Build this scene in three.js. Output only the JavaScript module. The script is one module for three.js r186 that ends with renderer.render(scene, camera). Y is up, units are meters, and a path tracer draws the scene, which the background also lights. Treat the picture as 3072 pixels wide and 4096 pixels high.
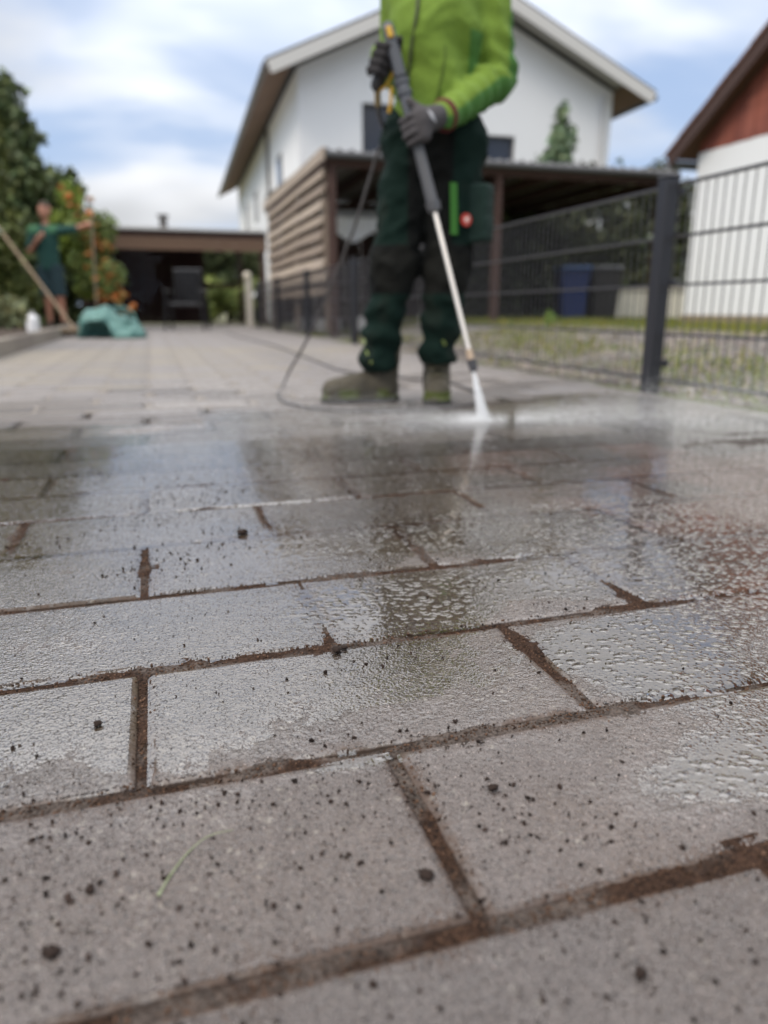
import * as THREE from 'three';
import { mergeGeometries, mergeVertices } from 'three/addons/utils/BufferGeometryUtils.js';
import { RoundedBoxGeometry } from 'three/addons/geometries/RoundedBoxGeometry.js';

// ---------------------------------------------------------------- camera, sky, sun, exposure
const scene = new THREE.Scene();
const YAW = THREE.MathUtils.degToRad(17.0), PITCH = THREE.MathUtils.degToRad(15.35);
const camera = new THREE.PerspectiveCamera(2 * THREE.MathUtils.radToDeg(Math.atan(1106 / 1590)), 768 / 1024, 0.02, 400);
camera.position.set(0, 0.34, 0);
camera.rotation.set(-PITCH, -YAW, 0, 'YXZ');
camera.focus = 0.71;
camera.userData.fStop = 3.05;

const renderer = new THREE.WebGLRenderer({ antialias: true });
renderer.setSize(768, 1024);
renderer.toneMapping = THREE.LinearToneMapping;
renderer.toneMappingExposure = 1.36;
renderer.shadowMap.enabled = true;

const SUN = new THREE.Vector3(-0.62, 0.72, 0.3).normalize();
const sun = new THREE.DirectionalLight(0xfff0dc, 1.2);
sun.position.copy(SUN).multiplyScalar(40);
sun.castShadow = true;
sun.shadow.radius = 34;
sun.shadow.mapSize.set(2048, 2048);
Object.assign(sun.shadow.camera, { left: -22, right: 22, top: 22, bottom: -22, near: 1, far: 90 });
scene.add(sun);

// ---------------------------------------------------------------- small maths
function mulberry(a) { return () => { a |= 0; a = a + 0x6D2B79F5 | 0; let t = Math.imul(a ^ a >>> 15, 1 | a); t = t + Math.imul(t ^ t >>> 7, 61 | t) ^ t; return ((t ^ t >>> 14) >>> 0) / 4294967296; }; }
const rnd = mulberry(7);
const R = (a, b) => a + (b - a) * rnd();
const clamp = (x, a = 0, b = 1) => x < a ? a : x > b ? b : x;
const sst = (a, b, x) => { const t = clamp((x - a) / (b - a)); return t * t * (3 - 2 * t); };
const lerp = (a, b, t) => a + (b - a) * t;
const V = (x, y, z) => new THREE.Vector3(x, y, z);
const NT = new Float32Array(65536); { const r = mulberry(99); for (let i = 0; i < 65536; i++) NT[i] = r(); }
const h2 = (x, y) => NT[(Math.imul(x, 73856093) ^ Math.imul(y, 19349663)) >>> 3 & 65535];
const h3 = (x, y, z) => NT[(Math.imul(x, 73856093) ^ Math.imul(y, 19349663) ^ Math.imul(z, 83492791)) >>> 3 & 65535];
function vn(x, y) { const ix = Math.floor(x), iy = Math.floor(y); let u = x - ix, v = y - iy; u = u * u * (3 - 2 * u); v = v * v * (3 - 2 * v); const a = h2(ix, iy), b = h2(ix + 1, iy), c = h2(ix, iy + 1), d = h2(ix + 1, iy + 1); return a + (b - a) * u + (c - a) * v + (a - b - c + d) * u * v; }
function vn3(x, y, z) { const ix = Math.floor(x), iy = Math.floor(y), iz = Math.floor(z); let u = x - ix, v = y - iy, w = z - iz; u = u * u * (3 - 2 * u); v = v * v * (3 - 2 * v); w = w * w * (3 - 2 * w); const l = (k) => { const a = h3(ix, iy, k), b = h3(ix + 1, iy, k), c = h3(ix, iy + 1, k), d = h3(ix + 1, iy + 1, k); return a + (b - a) * u + (c - a) * v + (a - b - c + d) * u * v; }; const p = l(iz), q = l(iz + 1); return p + (q - p) * w; }
function fbm(x, y, o = 4) { let s = 0, a = 0.5, n = 0; for (let i = 0; i < o; i++) { s += a * vn(x, y); n += a; x = x * 2.03 + 17.1; y = y * 2.03 + 5.7; a *= 0.5; } return s / n; }

// ---------------------------------------------------------------- sky: broken cloud, bluer low on the left
{
  const W = 2048, H = 1024, data = new Float32Array(W * H * 4);
  for (let j = 0; j < H; j++) {
    const el = ((j + 0.5) / H - 0.5) * Math.PI, y = Math.sin(el);
    for (let i = 0; i < W; i++) {
      const az = ((i + 0.5) / W - 0.5) * 2 * Math.PI, x = Math.cos(az) * Math.cos(el), z = Math.sin(az) * Math.cos(el), k = (j * W + i) * 4;
      const up = clamp(y);
      const t = 1 - Math.pow(1 - up, 2.2);
      let r = lerp(0.41, 0.23, t), g = lerp(0.51, 0.35, t), b = lerp(0.65, 0.62, t);
      if (y > -0.02) {
        const q = 1 / (up + 0.20), cx = x * q, cz = z * q;
        const wx = cx + 0.5 * fbm(cx * 0.9 + 3, cz * 0.9, 3), wz = cz + 0.5 * fbm(cx * 0.9, cz * 0.9 + 9, 3);
        const n = fbm(wx * 0.85 + 1.7 + wz * 0.25, wz * 1.35 + 4.2 - wx * 0.35, 6);
        const m = fbm(wx * 2.4 + 8.3, wz * 2.4 + 2.1, 4);
        const c = sst(0.42, 0.72, n + 0.10 * (m - 0.5) + 0.26 * sst(0.22, 0.6, y));
        const shade = sst(0.35, 0.75, fbm(wx * 1.3 + 31, wz * 1.3 + 12, 4) + 0.25 * (n - 0.5));
        const lum = lerp(1.0, 0.62, shade) * (0.50 + 1.85 * up);
        r = lerp(r, lum * 0.985, c * 0.93); g = lerp(g, lum * 0.995, c * 0.93); b = lerp(b, lum * 1.015, c * 0.93);
      }
      data[k] = r; data[k + 1] = g; data[k + 2] = b; data[k + 3] = 1;
    }
  }
  const t = new THREE.DataTexture(data, W, H, THREE.RGBAFormat, THREE.FloatType);
  t.mapping = THREE.EquirectangularReflectionMapping; t.magFilter = t.minFilter = THREE.LinearFilter; t.needsUpdate = true;
  scene.background = t; scene.environment = t;
  scene.backgroundIntensity = 1; scene.environmentIntensity = 1;
}

// ---------------------------------------------------------------- scene helpers
const used = new Map();
function numbered(n) { const k = used.get(n) ?? 0; used.set(n, k + 1); return k ? n + '_' + String(k).padStart(3, '0') : n; }
function shade(o) { o.traverse((m) => { if (m.isMesh) { m.castShadow = true; m.receiveShadow = true; } }); return o; }
function thing(name, label, category, pos = [0, 0, 0], turn = 0, group) { const o = new THREE.Group(); o.name = numbered(name); o.position.set(...pos); o.rotation.y = turn; o.userData = { label, category }; if (group) o.userData.group = group; scene.add(o); return o; }
function part(parent, name, geo, mat) { const m = new THREE.Mesh(geo, mat); m.name = name; m.castShadow = m.receiveShadow = true; parent.add(m); return m; }
function solo(name, geo, mat, label, category, kind, group) { const m = part(scene, numbered(name), geo, mat); m.userData = {}; if (label) m.userData.label = label; if (category) m.userData.category = category; if (kind) m.userData.kind = kind; if (group) m.userData.group = group; return m; }
const bx = (w, h, d, x = 0, y = 0, z = 0, ry = 0) => { const g = new THREE.BoxGeometry(w, h, d); if (ry) g.rotateY(ry); return g.translate(x, y, z); };
const rb = (w, h, d, r, x = 0, y = 0, z = 0) => new RoundedBoxGeometry(w, h, d, 2, r).translate(x, y, z);
function rod(a, b, r1, r2 = r1, n = 10) { const d = b.clone().sub(a), L = d.length(); const g = new THREE.CylinderGeometry(r2, r1, L, n); g.applyQuaternion(new THREE.Quaternion().setFromUnitVectors(V(0, 1, 0), d.normalize())); const c = a.clone().add(b).multiplyScalar(0.5); return g.translate(c.x, c.y, c.z); }
const tube = (pts, r, n = 64, s = 8) => new THREE.TubeGeometry(new THREE.CatmullRomCurve3(pts.map((p) => V(...p))), n, r, s);
const merge = (l) => mergeGeometries(l.map((g) => g.index ? g.toNonIndexed() : g));
const rgb = (r, g, b) => new THREE.Color().setRGB(r, g, b);
const std = (r, g, b, rough = 0.8, o = {}) => new THREE.MeshStandardMaterial({ color: rgb(r, g, b), roughness: rough, metalness: 0, ...o });
function dataTex(W, H, f, srgb, repeat) {
  const d = new Uint8Array(W * H * 4);
  const o = [0, 0, 0];
  for (let j = 0; j < H; j++) for (let i = 0; i < W; i++) { f(i, j, o); const k = (j * W + i) * 4; d[k] = clamp(o[0]) * 255; d[k + 1] = clamp(o[1]) * 255; d[k + 2] = clamp(o[2]) * 255; d[k + 3] = 255; }
  const t = new THREE.DataTexture(d, W, H, THREE.RGBAFormat); t.magFilter = THREE.LinearFilter; t.minFilter = THREE.LinearMipmapLinearFilter; t.generateMipmaps = true;
  t.wrapS = t.wrapT = THREE.RepeatWrapping; if (srgb) t.colorSpace = THREE.SRGBColorSpace; if (repeat) t.repeat.set(...repeat); t.needsUpdate = true; return t;
}
const enc = (x) => x <= 0.0031308 ? 12.92 * x : 1.055 * Math.pow(x, 1 / 2.4) - 0.055;
// closed surface of a distance field, by surface nets
function netMesh(sdf, lo, hi, cell, colour) {
  const n = [0, 1, 2].map((k) => Math.ceil((hi[k] - lo[k]) / cell) + 1), [nx, ny, nz] = n;
  const F = new Float32Array(nx * ny * nz), id = new Int32Array(nx * ny * nz).fill(-1);
  for (let k = 0, p = 0; k < nz; k++) for (let j = 0; j < ny; j++) for (let i = 0; i < nx; i++, p++) F[p] = sdf(lo[0] + i * cell, lo[1] + j * cell, lo[2] + k * cell);
  const pos = [], idx = [], at = (i, j, k) => i + nx * (j + ny * k);
  for (let k = 0; k < nz - 1; k++) for (let j = 0; j < ny - 1; j++) for (let i = 0; i < nx - 1; i++) {
    let c = 0, X = 0, Y = 0, Z = 0, neg = 0;
    const v = [];
    for (let q = 0; q < 8; q++) { v[q] = F[at(i + (q & 1), j + (q >> 1 & 1), k + (q >> 2))]; if (v[q] < 0) neg++; }
    if (neg === 0 || neg === 8) continue;
    for (let q = 0; q < 8; q++) for (const b of [1, 2, 4]) if (!(q & b)) { const w = q | b; if ((v[q] < 0) !== (v[w] < 0)) { const t = v[q] / (v[q] - v[w]); X += (q & 1) + (b === 1 ? t : 0); Y += (q >> 1 & 1) + (b === 2 ? t : 0); Z += (q >> 2) + (b === 4 ? t : 0); c++; } }
    id[at(i, j, k)] = pos.length / 3; pos.push(lo[0] + (i + X / c) * cell, lo[1] + (j + Y / c) * cell, lo[2] + (k + Z / c) * cell);
  }
  const quad = (a, b, c, d, flip) => { if (a < 0 || b < 0 || c < 0 || d < 0) return; flip ? idx.push(a, c, b, a, d, c) : idx.push(a, b, c, a, c, d); };
  for (let k = 1; k < nz - 1; k++) for (let j = 1; j < ny - 1; j++) for (let i = 1; i < nx - 1; i++) {
    const a = F[at(i, j, k)] < 0;
    if (a !== (F[at(i + 1, j, k)] < 0)) quad(id[at(i, j - 1, k - 1)], id[at(i, j, k - 1)], id[at(i, j, k)], id[at(i, j - 1, k)], !a);
    if (a !== (F[at(i, j + 1, k)] < 0)) quad(id[at(i - 1, j, k - 1)], id[at(i - 1, j, k)], id[at(i, j, k)], id[at(i, j, k - 1)], !a);
    if (a !== (F[at(i, j, k + 1)] < 0)) quad(id[at(i - 1, j - 1, k)], id[at(i, j - 1, k)], id[at(i, j, k)], id[at(i - 1, j, k)], !a);
  }
  const g = new THREE.BufferGeometry(); g.setAttribute('position', new THREE.Float32BufferAttribute(pos, 3)); g.setIndex(idx); g.computeVertexNormals();
  const uv = new Float32Array(pos.length / 3 * 2); for (let p = 0; p < uv.length / 2; p++) { uv[2 * p] = pos[3 * p] + pos[3 * p + 2] * 0.7; uv[2 * p + 1] = pos[3 * p + 1] + pos[3 * p + 2] * 0.3; }
  g.setAttribute('uv', new THREE.BufferAttribute(uv, 2));
  if (colour) { const col = new Float32Array(pos.length), N = g.attributes.normal; for (let p = 0; p < pos.length / 3; p++) { const c = colour(pos[3 * p], pos[3 * p + 1], pos[3 * p + 2], N.getX(p), N.getY(p), N.getZ(p)); col.set(c, 3 * p); } g.setAttribute('color', new THREE.BufferAttribute(col, 3)); }
  return g;
}
// tapered capsule, flattened along depth by f
const cap = (px, py, pz, a, b, r1, r2) => { const bx_ = b[0] - a[0], by = b[1] - a[1], bz = b[2] - a[2], ax = px - a[0], ay = py - a[1], az = pz - a[2]; const t = clamp((ax * bx_ + ay * by + az * bz) / (bx_ * bx_ + by * by + bz * bz)); return Math.hypot(ax - bx_ * t, ay - by * t, az - bz * t) - lerp(r1, r2, t); };
const smin = (a, b, k) => { const h = clamp(0.5 + 0.5 * (b - a) / k); return lerp(b, a, h) - k * h * (1 - h); };

// ---------------------------------------------------------------- textures
const PX0 = -0.034, PZ0 = -0.312, MOD = 0.191, LEN = 0.382, JOINT = 0.012;   // paving module, metres
const ROWS = [-0.312, -0.497, -0.692, -0.893, -1.100, -1.296, -1.475, -1.650, -1.825, -2.005, -2.195];
const rowZ = (k) => k < 0 ? PZ0 - MOD * k : k < ROWS.length ? ROWS[k] : ROWS[10] - MOD * (k - 10);                                            // joint line between course k-1 and k
const rowShift = (k) => ((k % 2 + 2) % 2) ? LEN / 2 : 0;
const jit = (k, s) => (h2(k * 7 + 3, s) - 0.5);
// wet zones on the drive: positive where a film of water stands
const POOLS = [[0.47, -0.82, 0.17, 0.075, 1.0], [0.60, -0.86, 0.12, 0.06, 0.8], [0.44, -0.60, 0.10, 0.075, 1.0], [0.50, -0.51, 0.10, 0.04, 0.85], [0.22, -0.79, 0.10, 0.07, 0.9], [0.30, -0.76, 0.06, 0.06, 0.5], [0.30, -1.03, 0.22, 0.07, 0.7], [0.78, -0.80, 0.2, 0.2, 0.75], [0.62, -1.05, 0.3, 0.12, 1.0], [0.46, -0.42, 0.09, 0.05, 0.8], [0.13, -0.492, 0.05, 0.014, 0.8], [0.53, -0.61, 0.11, 0.06, 0.85], [0.68, -0.72, 0.13, 0.09, 0.8], [0.40, -0.385, 0.10, 0.035, 0.7], [0.95, -1.0, 0.25, 0.15, 0.9]];
function pool(x, z) { let m = 0; for (const [a, b, sx, sz, w] of POOLS) { const u = (x - a) / sx, v = (z - b) / sz; m += w * Math.exp(-u * u - v * v); } return m; }
function wet(x, z) {
  let m = pool(x, z);
  const edge = 0.22 * (fbm(x * 3.1, z * 3.1, 3) - 0.5);
  m += 1.15 * sst(-1.24 + 0.18 * sst(0.2, 0.9, x), -1.46, z + edge) * sst(-2.85, -2.15, z + 1.1 * (fbm(x * 1.7 + 5, z * 1.7, 3) - 0.5)) * sst(-0.75, -0.35, x + edge);
  m += 0.8 * sst(0.65, 1.0, x) * sst(-2.6, -2.2, z) * sst(-0.1, -0.6, z);
  m -= 0.75 * sst(0.53, 0.64, fbm(x * 2.6 + 9, z * 5.2, 3)) * sst(-1.3, -1.6, z);
  m += 0.62 * sst(-0.80 - 0.25 * sst(0.15, -0.2, x), -1.12, z + edge) * sst(-2.3, -2.0, z);
  m += 0.66 * sst(-0.40, -0.62, z + edge * 0.8) * sst(-1.3, -1.0, z) * sst(0.42, 0.22, x + 0.3 * edge);
  return m + 0.45 * (fbm(x * 9 + 4, z * 9, 4) - 0.5) + 0.18 * (vn(x * 90, z * 90) - 0.5);
}
function paverAt(x, z, o) {  // course, index, distance to the nearest edge of the block
  let k = Math.max(-8, Math.floor((PZ0 - z) / MOD)); while (rowZ(k) > z) k++;
  const za = rowZ(k - 1), zb = rowZ(k), dz = (za - z) / (za - zb), u = (x - PX0 - rowShift(k)) / LEN, c = Math.floor(u);
  o.k = k; o.c = c; o.e = Math.min(Math.min(dz, 1 - dz) * (za - zb), Math.min(u - c, 1 - u + c) * LEN) - JOINT / 2; return o;
}
const NW = 2048, WIN = 2.0, WX = -0.6, WZ = 0.0;   // near textures: 2 m by 2 m window of the drive, x from WX, z from WZ towards -2
const nearC = new Uint8Array(NW * NW * 4), nearB = new Uint8Array(NW * NW * 4), nearR = new Uint8Array(NW * NW * 4), watB = new Uint8Array(NW * NW * 4);
{
  const o = {}, wr = mulberry(5);
  const lump = (x, z, cell, keep, sx, seed) => {  // sparse rounded lumps: height 0..1
    const gx = x / (cell * sx), gz = z / cell, ix = Math.floor(gx), iz = Math.floor(gz); let best = 0;
    for (let a = -1; a <= 1; a++) for (let b = -1; b <= 1; b++) { const q = h2(ix + a + seed, iz + b), w = h2(iz + b + seed * 3, ix + a + 77); if (q > keep) continue; const cx = ix + a + 0.15 + 0.7 * w, cz = iz + b + 0.15 + 0.7 * h2(ix + a + 7, iz + b + seed + 31), rr = 0.22 + 0.3 * h2(iz + b + 13, ix + a + seed); const d = Math.hypot(gx - cx, gz - cz) / rr; if (d < 1) best = Math.max(best, (1 - d * d) * (0.5 + 0.5 * rr / 0.5)); }
    return best;
  };
  for (let j = 0; j < NW; j++) for (let i = 0; i < NW; i++) {
    const x = WX + (i + 0.5) / NW * WIN, z = WZ - (j + 0.5) / NW * WIN, k = (j * NW + i) * 4;
    paverAt(x, z, o);
    const W = wet(x, z), wn = wr(), wn2 = wr();
    const n1 = fbm(x * 7, z * 7, 4) - 0.5, n2 = fbm(x * 45 + 9, z * 45, 3) - 0.5, n3 = vn(x * 330, z * 330) - 0.5, n4 = vn(x * 170 + 50, z * 170) - 0.5;
    const tone = 1 + 0.30 * (h2(o.k * 3 + 11, o.c * 5 + 2) - 0.5);
    const v = tone * (1 + 0.30 * n1 + 0.22 * n2 + 0.30 * n3 + 0.16 * n4 + 0.16 * (wn - 0.5));
    const warm = fbm(x * 11 + 40, z * 11 + 3, 3) - 0.5;
    const dry = sst(-0.66, -0.40, z + 0.10 * n1) * sst(0.5, 0.1, W), alb = lerp(lerp(0.52, 0.30, sst(0.3, 0.75, W)), 0.50, dry);
    let r = 0.168 * alb * v * (1 + 0.12 * warm), g = 0.133 * alb * v, b = 0.115 * alb * v * (1 - 0.16 * warm);
    { const br = sst(0.3, 0.75, W); r *= 1 + 0.06 * br; b *= 1 - 0.14 * br; }
    const fleck = lump(x + 0.004 * n2, z + 0.004 * n4, 0.0075, 0.07 + 0.40 * sst(0.45, 0.75, fbm(x * 5 + 2, z * 5 + 8, 3) + 0.12 * sst(0.15, 0.4, x) * sst(-0.6, -0.4, z)), 1.1, 5) * (0.7 + 1.2 * n4);           // pale aggregate
    if (fleck > 0.25) { const f = 0.55 * sst(0.2, 0.7, fleck) * (0.6 + 0.4 * wn2); r = lerp(r, 0.27, f); g = lerp(g, 0.245, f); b = lerp(b, 0.205, f); }
    const pit = lump(x + 0.003 * n4, z + 0.003 * n3, 0.0072, 0.30, 1.25, 21) * (0.75 + 1.2 * n3);                                                                   // open pores
    if (pit > 0.3) { const f = 0.6 * sst(0.25, 0.6, pit); r = lerp(r, 0.045, f); g = lerp(g, 0.038, f); b = lerp(b, 0.035, f); }
    const smear = sst(0.020, -0.004, o.e + 0.030 * (fbm(x * 38, z * 38, 4) - 0.36)) * (n3 + wn * 0.6 > -0.02 ? 1 : 0.25); // soil washed onto the rims
    if (smear > 0) { const f = 0.75 * smear; r = lerp(r, 0.085, f); g = lerp(g, 0.058, f); b = lerp(b, 0.045, f); }
    const brownTint = sst(0.50, 0.68, fbm(x * 6 + 70, z * 6 + 30, 4) + 0.16 * sst(0.5, 0.9, x)) * sst(0.35, 0.9, W);                                // brown tint under the water, redder towards the right
    if (brownTint > 0) { const f = 0.7 * brownTint; const rd = sst(0.5, 0.8, x); r = lerp(r, lerp(0.075, 0.13, rd), f); g = lerp(g, lerp(0.055, 0.060, rd), f); b = lerp(b, lerp(0.032, 0.036, rd), f); }
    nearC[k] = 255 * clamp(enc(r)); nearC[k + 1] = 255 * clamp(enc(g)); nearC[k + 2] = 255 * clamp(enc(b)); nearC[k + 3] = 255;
    const grit = lump(x, z, 0.0065, 0.35, 1.3, 41);
    const damp = sst(-0.1, 0.5, W);
    const hgt = 0.45 + 0.42 * (wn - 0.5) + 0.36 * (vn(x * 720 + 31, z * 720) - 0.5) + 0.26 * n3 + 0.08 * n4 + 0.30 * grit - 0.45 * pit;
    nearB[k] = nearB[k + 1] = nearB[k + 2] = 255 * clamp(hgt); nearB[k + 3] = 255;
    const ro = clamp(0.27 + 0.16 * n2 + 0.16 * n1 + 0.10 * n3 - 0.08 * damp + 0.3 * smear + dry * 0.14, 0.12, 0.95);
    nearR[k] = nearR[k + 1] = nearR[k + 2] = 255 * ro; nearR[k + 3] = 255 * clamp(lerp(lerp(1, 0.22, sst(0.4, 0.7, W)), 0.42, dry) + 0.3 * n2 - 0.7 * smear, 0.08, 1);
    // water surface: grains standing in the film draw it up into small humps, with a fine ripple between
    const b1 = lump(x + 0.003 * n4, z + 0.002 * n3, 0.0082, 0.60, 1.5, 61), b2 = lump(x, z, 0.0042, 0.45, 1.4, 83);
    const thin = sst(1.15, 0.45, W), n5 = vn(x * 720 + 31, z * 720) - 0.5;
    const pl = sst(0.25, 0.7, pool(x, z)); const wv = 0.30 + 0.40 * b1 * (0.10 + 0.90 * pl) + 0.08 * b2 + 0.10 * (fbm(x * 22, z * 48, 3) - 0.5) + thin * (0.02 * n3 + 0.12 * n5 + 0.08 * (wn - 0.5));
    watB[k] = watB[k + 1] = watB[k + 2] = 255 * clamp(wv); watB[k + 3] = 255;
  }
}
function wrapTex(d, srgb) { const t = new THREE.DataTexture(d, NW, NW, THREE.RGBAFormat); t.magFilter = THREE.LinearFilter; t.minFilter = THREE.LinearMipmapLinearFilter; t.generateMipmaps = true; t.wrapS = t.wrapT = THREE.RepeatWrapping; if (srgb) t.colorSpace = THREE.SRGBColorSpace; t.needsUpdate = true; return t; }
const wetTex = wrapTex(nearR);   // rgb roughness, alpha how wet
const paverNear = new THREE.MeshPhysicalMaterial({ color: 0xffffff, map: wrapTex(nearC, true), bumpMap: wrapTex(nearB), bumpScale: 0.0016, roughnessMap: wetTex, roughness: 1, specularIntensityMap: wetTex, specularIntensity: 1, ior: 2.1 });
const waterMat = new THREE.MeshPhysicalMaterial({ color: rgb(0.93, 0.90, 0.86), transmission: 1, thickness: 0, roughness: 0.03, ior: 2.3, bumpMap: wrapTex(watB), bumpScale: 0.0030 });
const concC = dataTex(512, 512, (i, j, o) => { const x = i / 512, y = j / 512; const v = 0.84 + 0.36 * (fbm(x * 12, y * 12, 5) - 0.5) + 0.18 * (vn(i * 0.5, j * 0.5) - 0.5) + 0.1 * (h2(i, j) - 0.5); o[0] = enc(v * 0.9); o[1] = enc(v * 0.9); o[2] = enc(v * 0.9); }, true);
const concB = dataTex(512, 512, (i, j, o) => { const v = 0.5 + 0.5 * (vn(i * 0.33, j * 0.33) - 0.5) + 0.4 * (vn(i * 0.12, j * 0.12) - 0.5); o[0] = o[1] = o[2] = v; });
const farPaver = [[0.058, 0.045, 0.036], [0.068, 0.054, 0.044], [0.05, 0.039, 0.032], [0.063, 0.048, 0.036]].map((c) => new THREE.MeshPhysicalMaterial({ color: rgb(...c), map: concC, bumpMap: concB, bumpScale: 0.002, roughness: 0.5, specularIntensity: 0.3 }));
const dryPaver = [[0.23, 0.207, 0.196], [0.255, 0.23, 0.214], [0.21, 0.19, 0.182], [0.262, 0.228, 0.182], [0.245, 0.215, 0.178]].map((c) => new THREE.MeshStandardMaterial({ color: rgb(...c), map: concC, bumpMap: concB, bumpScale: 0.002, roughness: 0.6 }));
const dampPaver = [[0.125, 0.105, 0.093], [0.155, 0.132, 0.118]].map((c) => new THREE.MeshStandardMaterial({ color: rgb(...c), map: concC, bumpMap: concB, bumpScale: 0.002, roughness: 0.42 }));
const plasterB = dataTex(512, 512, (i, j, o) => { o[0] = o[1] = o[2] = 0.5 + 0.5 * (fbm(i * 0.11, j * 0.11, 4) - 0.5); });
const woodTex = (r, g, b) => dataTex(256, 512, (i, j, o) => { const x = i / 256, y = j / 512; const gr = fbm(x * 3 + 2 * fbm(x * 2, y * 14, 2), y * 60, 4) - 0.5, bl = fbm(x * 4 + 9, y * 4, 3) - 0.5; const v = 1 + 0.55 * gr + 0.4 * bl; o[0] = enc(clamp(r * v)); o[1] = enc(clamp(g * v)); o[2] = enc(clamp(b * v * (1 - 0.1 * bl))); }, true);
const clothB = dataTex(512, 512, (i, j, o) => { o[0] = o[1] = o[2] = 0.5 + 0.3 * (h2(i >> 1, j >> 1) - 0.5) + 0.4 * (fbm(i * 0.04, j * 0.04, 3) - 0.5); });

// ---------------------------------------------------------------- ground
const soilC = dataTex(512, 512, (i, j, o) => { const n = fbm(i * 0.03, j * 0.03, 5), q = vn(i * 0.6, j * 0.6); o[0] = enc(0.10 + 0.10 * n + 0.05 * (q - 0.5)); o[1] = enc(0.095 + 0.10 * n + 0.05 * (q - 0.5)); o[2] = enc(0.055 + 0.05 * n + 0.04 * (q - 0.5)); }, true, [120, 120]);
{
  const g = new THREE.PlaneGeometry(400, 400).rotateX(-Math.PI / 2).translate(0, -0.06, 0);
  solo('ground', g, new THREE.MeshStandardMaterial({ map: soilC, roughness: 1 }), 'grassy soil around the houses', null, 'structure');
}

// ---------------------------------------------------------------- the drive: sand bed, pavers, water film
const drive = new THREE.Group(); drive.name = 'driveway'; drive.userData = { kind: 'structure', label: 'wet block-paved driveway with sandy joints' }; scene.add(drive);
const X_LEFT = -1.10, X_RIGHT = 2.0, Z_END = -18.2;
const sandC = dataTex(512, 512, (i, j, o) => { const n = fbm(i * 0.05, j * 0.05, 4), q = vn(i * 0.5, j * 0.5), w = h2(i, j); const v = 0.75 + 0.7 * (n - 0.5) + 0.8 * (q - 0.5) + 0.5 * (w - 0.5); const m = sst(0.46, 0.62, fbm(i * 0.014 + 7, j * 0.014, 3)); o[0] = enc(clamp(lerp(0.043, 0.088, m) * v, 0.008, 1)); o[1] = enc(clamp(lerp(0.0235, 0.070, m) * v, 0.006, 1)); o[2] = enc(clamp(lerp(0.0152, 0.060, m) * v, 0.005, 1)); }, true, [2.2, 2.2]);
const sandB = dataTex(512, 512, (i, j, o) => { o[0] = o[1] = o[2] = 0.5 + 0.6 * (vn(i * 0.45, j * 0.45) - 0.5) + 0.3 * (h2(i, j) - 0.5); }, false, [2.2, 2.2]);
const sandMat = new THREE.MeshPhysicalMaterial({ map: sandC, bumpMap: sandB, bumpScale: 0.003, roughness: 0.95, specularIntensity: 0.3 });
const fill = (x, z) => -0.0027 + 0.0052 * (fbm(x * 14 + 3, z * 14, 3) - 0.5) * 2 + 0.0011 * (vn(x * 420, z * 420) - 0.5) + 0.0009 * (vn(x * 160, z * 160) - 0.5);
{
  // coarse bed everywhere, finely heaped sand where the joints are close
  const bed = new THREE.PlaneGeometry(X_RIGHT - X_LEFT, 18.6).rotateX(-Math.PI / 2).translate((X_LEFT + X_RIGHT) / 2, -0.0085, -8.9);
  const uv = bed.attributes.uv, p = bed.attributes.position; for (let i = 0; i < uv.count; i++) uv.setXY(i, p.getX(i), p.getZ(i));
  part(drive, 'sand_bed', bed, sandMat);
  part(drive, 'dry_sand_bed', new THREE.PlaneGeometry(X_RIGHT - X_LEFT - 0.01, 15.4).rotateX(-Math.PI / 2).translate((X_LEFT + X_RIGHT) / 2, -0.0022, -10.4), std(0.18, 0.158, 0.138, 0.9));
  const st = 0.003, x0 = -0.55, x1 = 1.35, z0 = -0.12, z1 = -1.75, nx = Math.round((x1 - x0) / st), nz = Math.round((z0 - z1) / st), o = {};
  const id = new Int32Array((nx + 1) * (nz + 1)).fill(-1), pos = [], uvs = [], idx = [];
  const vert = (i, j) => { const k = j * (nx + 1) + i; if (id[k] < 0) { const x = x0 + i * st, z = z0 - j * st; id[k] = pos.length / 3; pos.push(x, fill(x, z), z); uvs.push(x, z); } return id[k]; };
  for (let j = 0; j < nz; j++) for (let i = 0; i < nx; i++) { paverAt(x0 + (i + 0.5) * st, z0 - (j + 0.5) * st, o); if (o.e > 0.011) continue; const a = vert(i, j), b = vert(i + 1, j), c = vert(i + 1, j + 1), d = vert(i, j + 1); idx.push(a, b, c, a, c, d); }
  const g = new THREE.BufferGeometry(); g.setAttribute('position', new THREE.Float32BufferAttribute(pos, 3)); g.setAttribute('uv', new THREE.Float32BufferAttribute(uvs, 2)); g.setIndex(idx); g.computeVertexNormals();
  part(drive, 'joint_sand', g, sandMat);
}
const blockTilt = (seed) => [(h2(seed, 3) - 0.5) * 0.004, (h2(seed, 8) - 0.5) * 0.005, (h2(seed, 12) - 0.5) * 0.0012], blocks = new Map();
const faceY = (lx, lz, X, Z, t) => lx * t[0] + lz * t[1] + t[2] + 0.0009 * (fbm(X * 24, Z * 24, 3) - 0.5) + 0.0005 * (vn(X * 110, Z * 110) - 0.5);
function topY(x, z, o) { const b = blocks.get(o.k * 64 + o.c); return b ? faceY(x - b.cx, z - b.cz, x, z, b.t) : 0; }   // height of a block face
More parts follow.
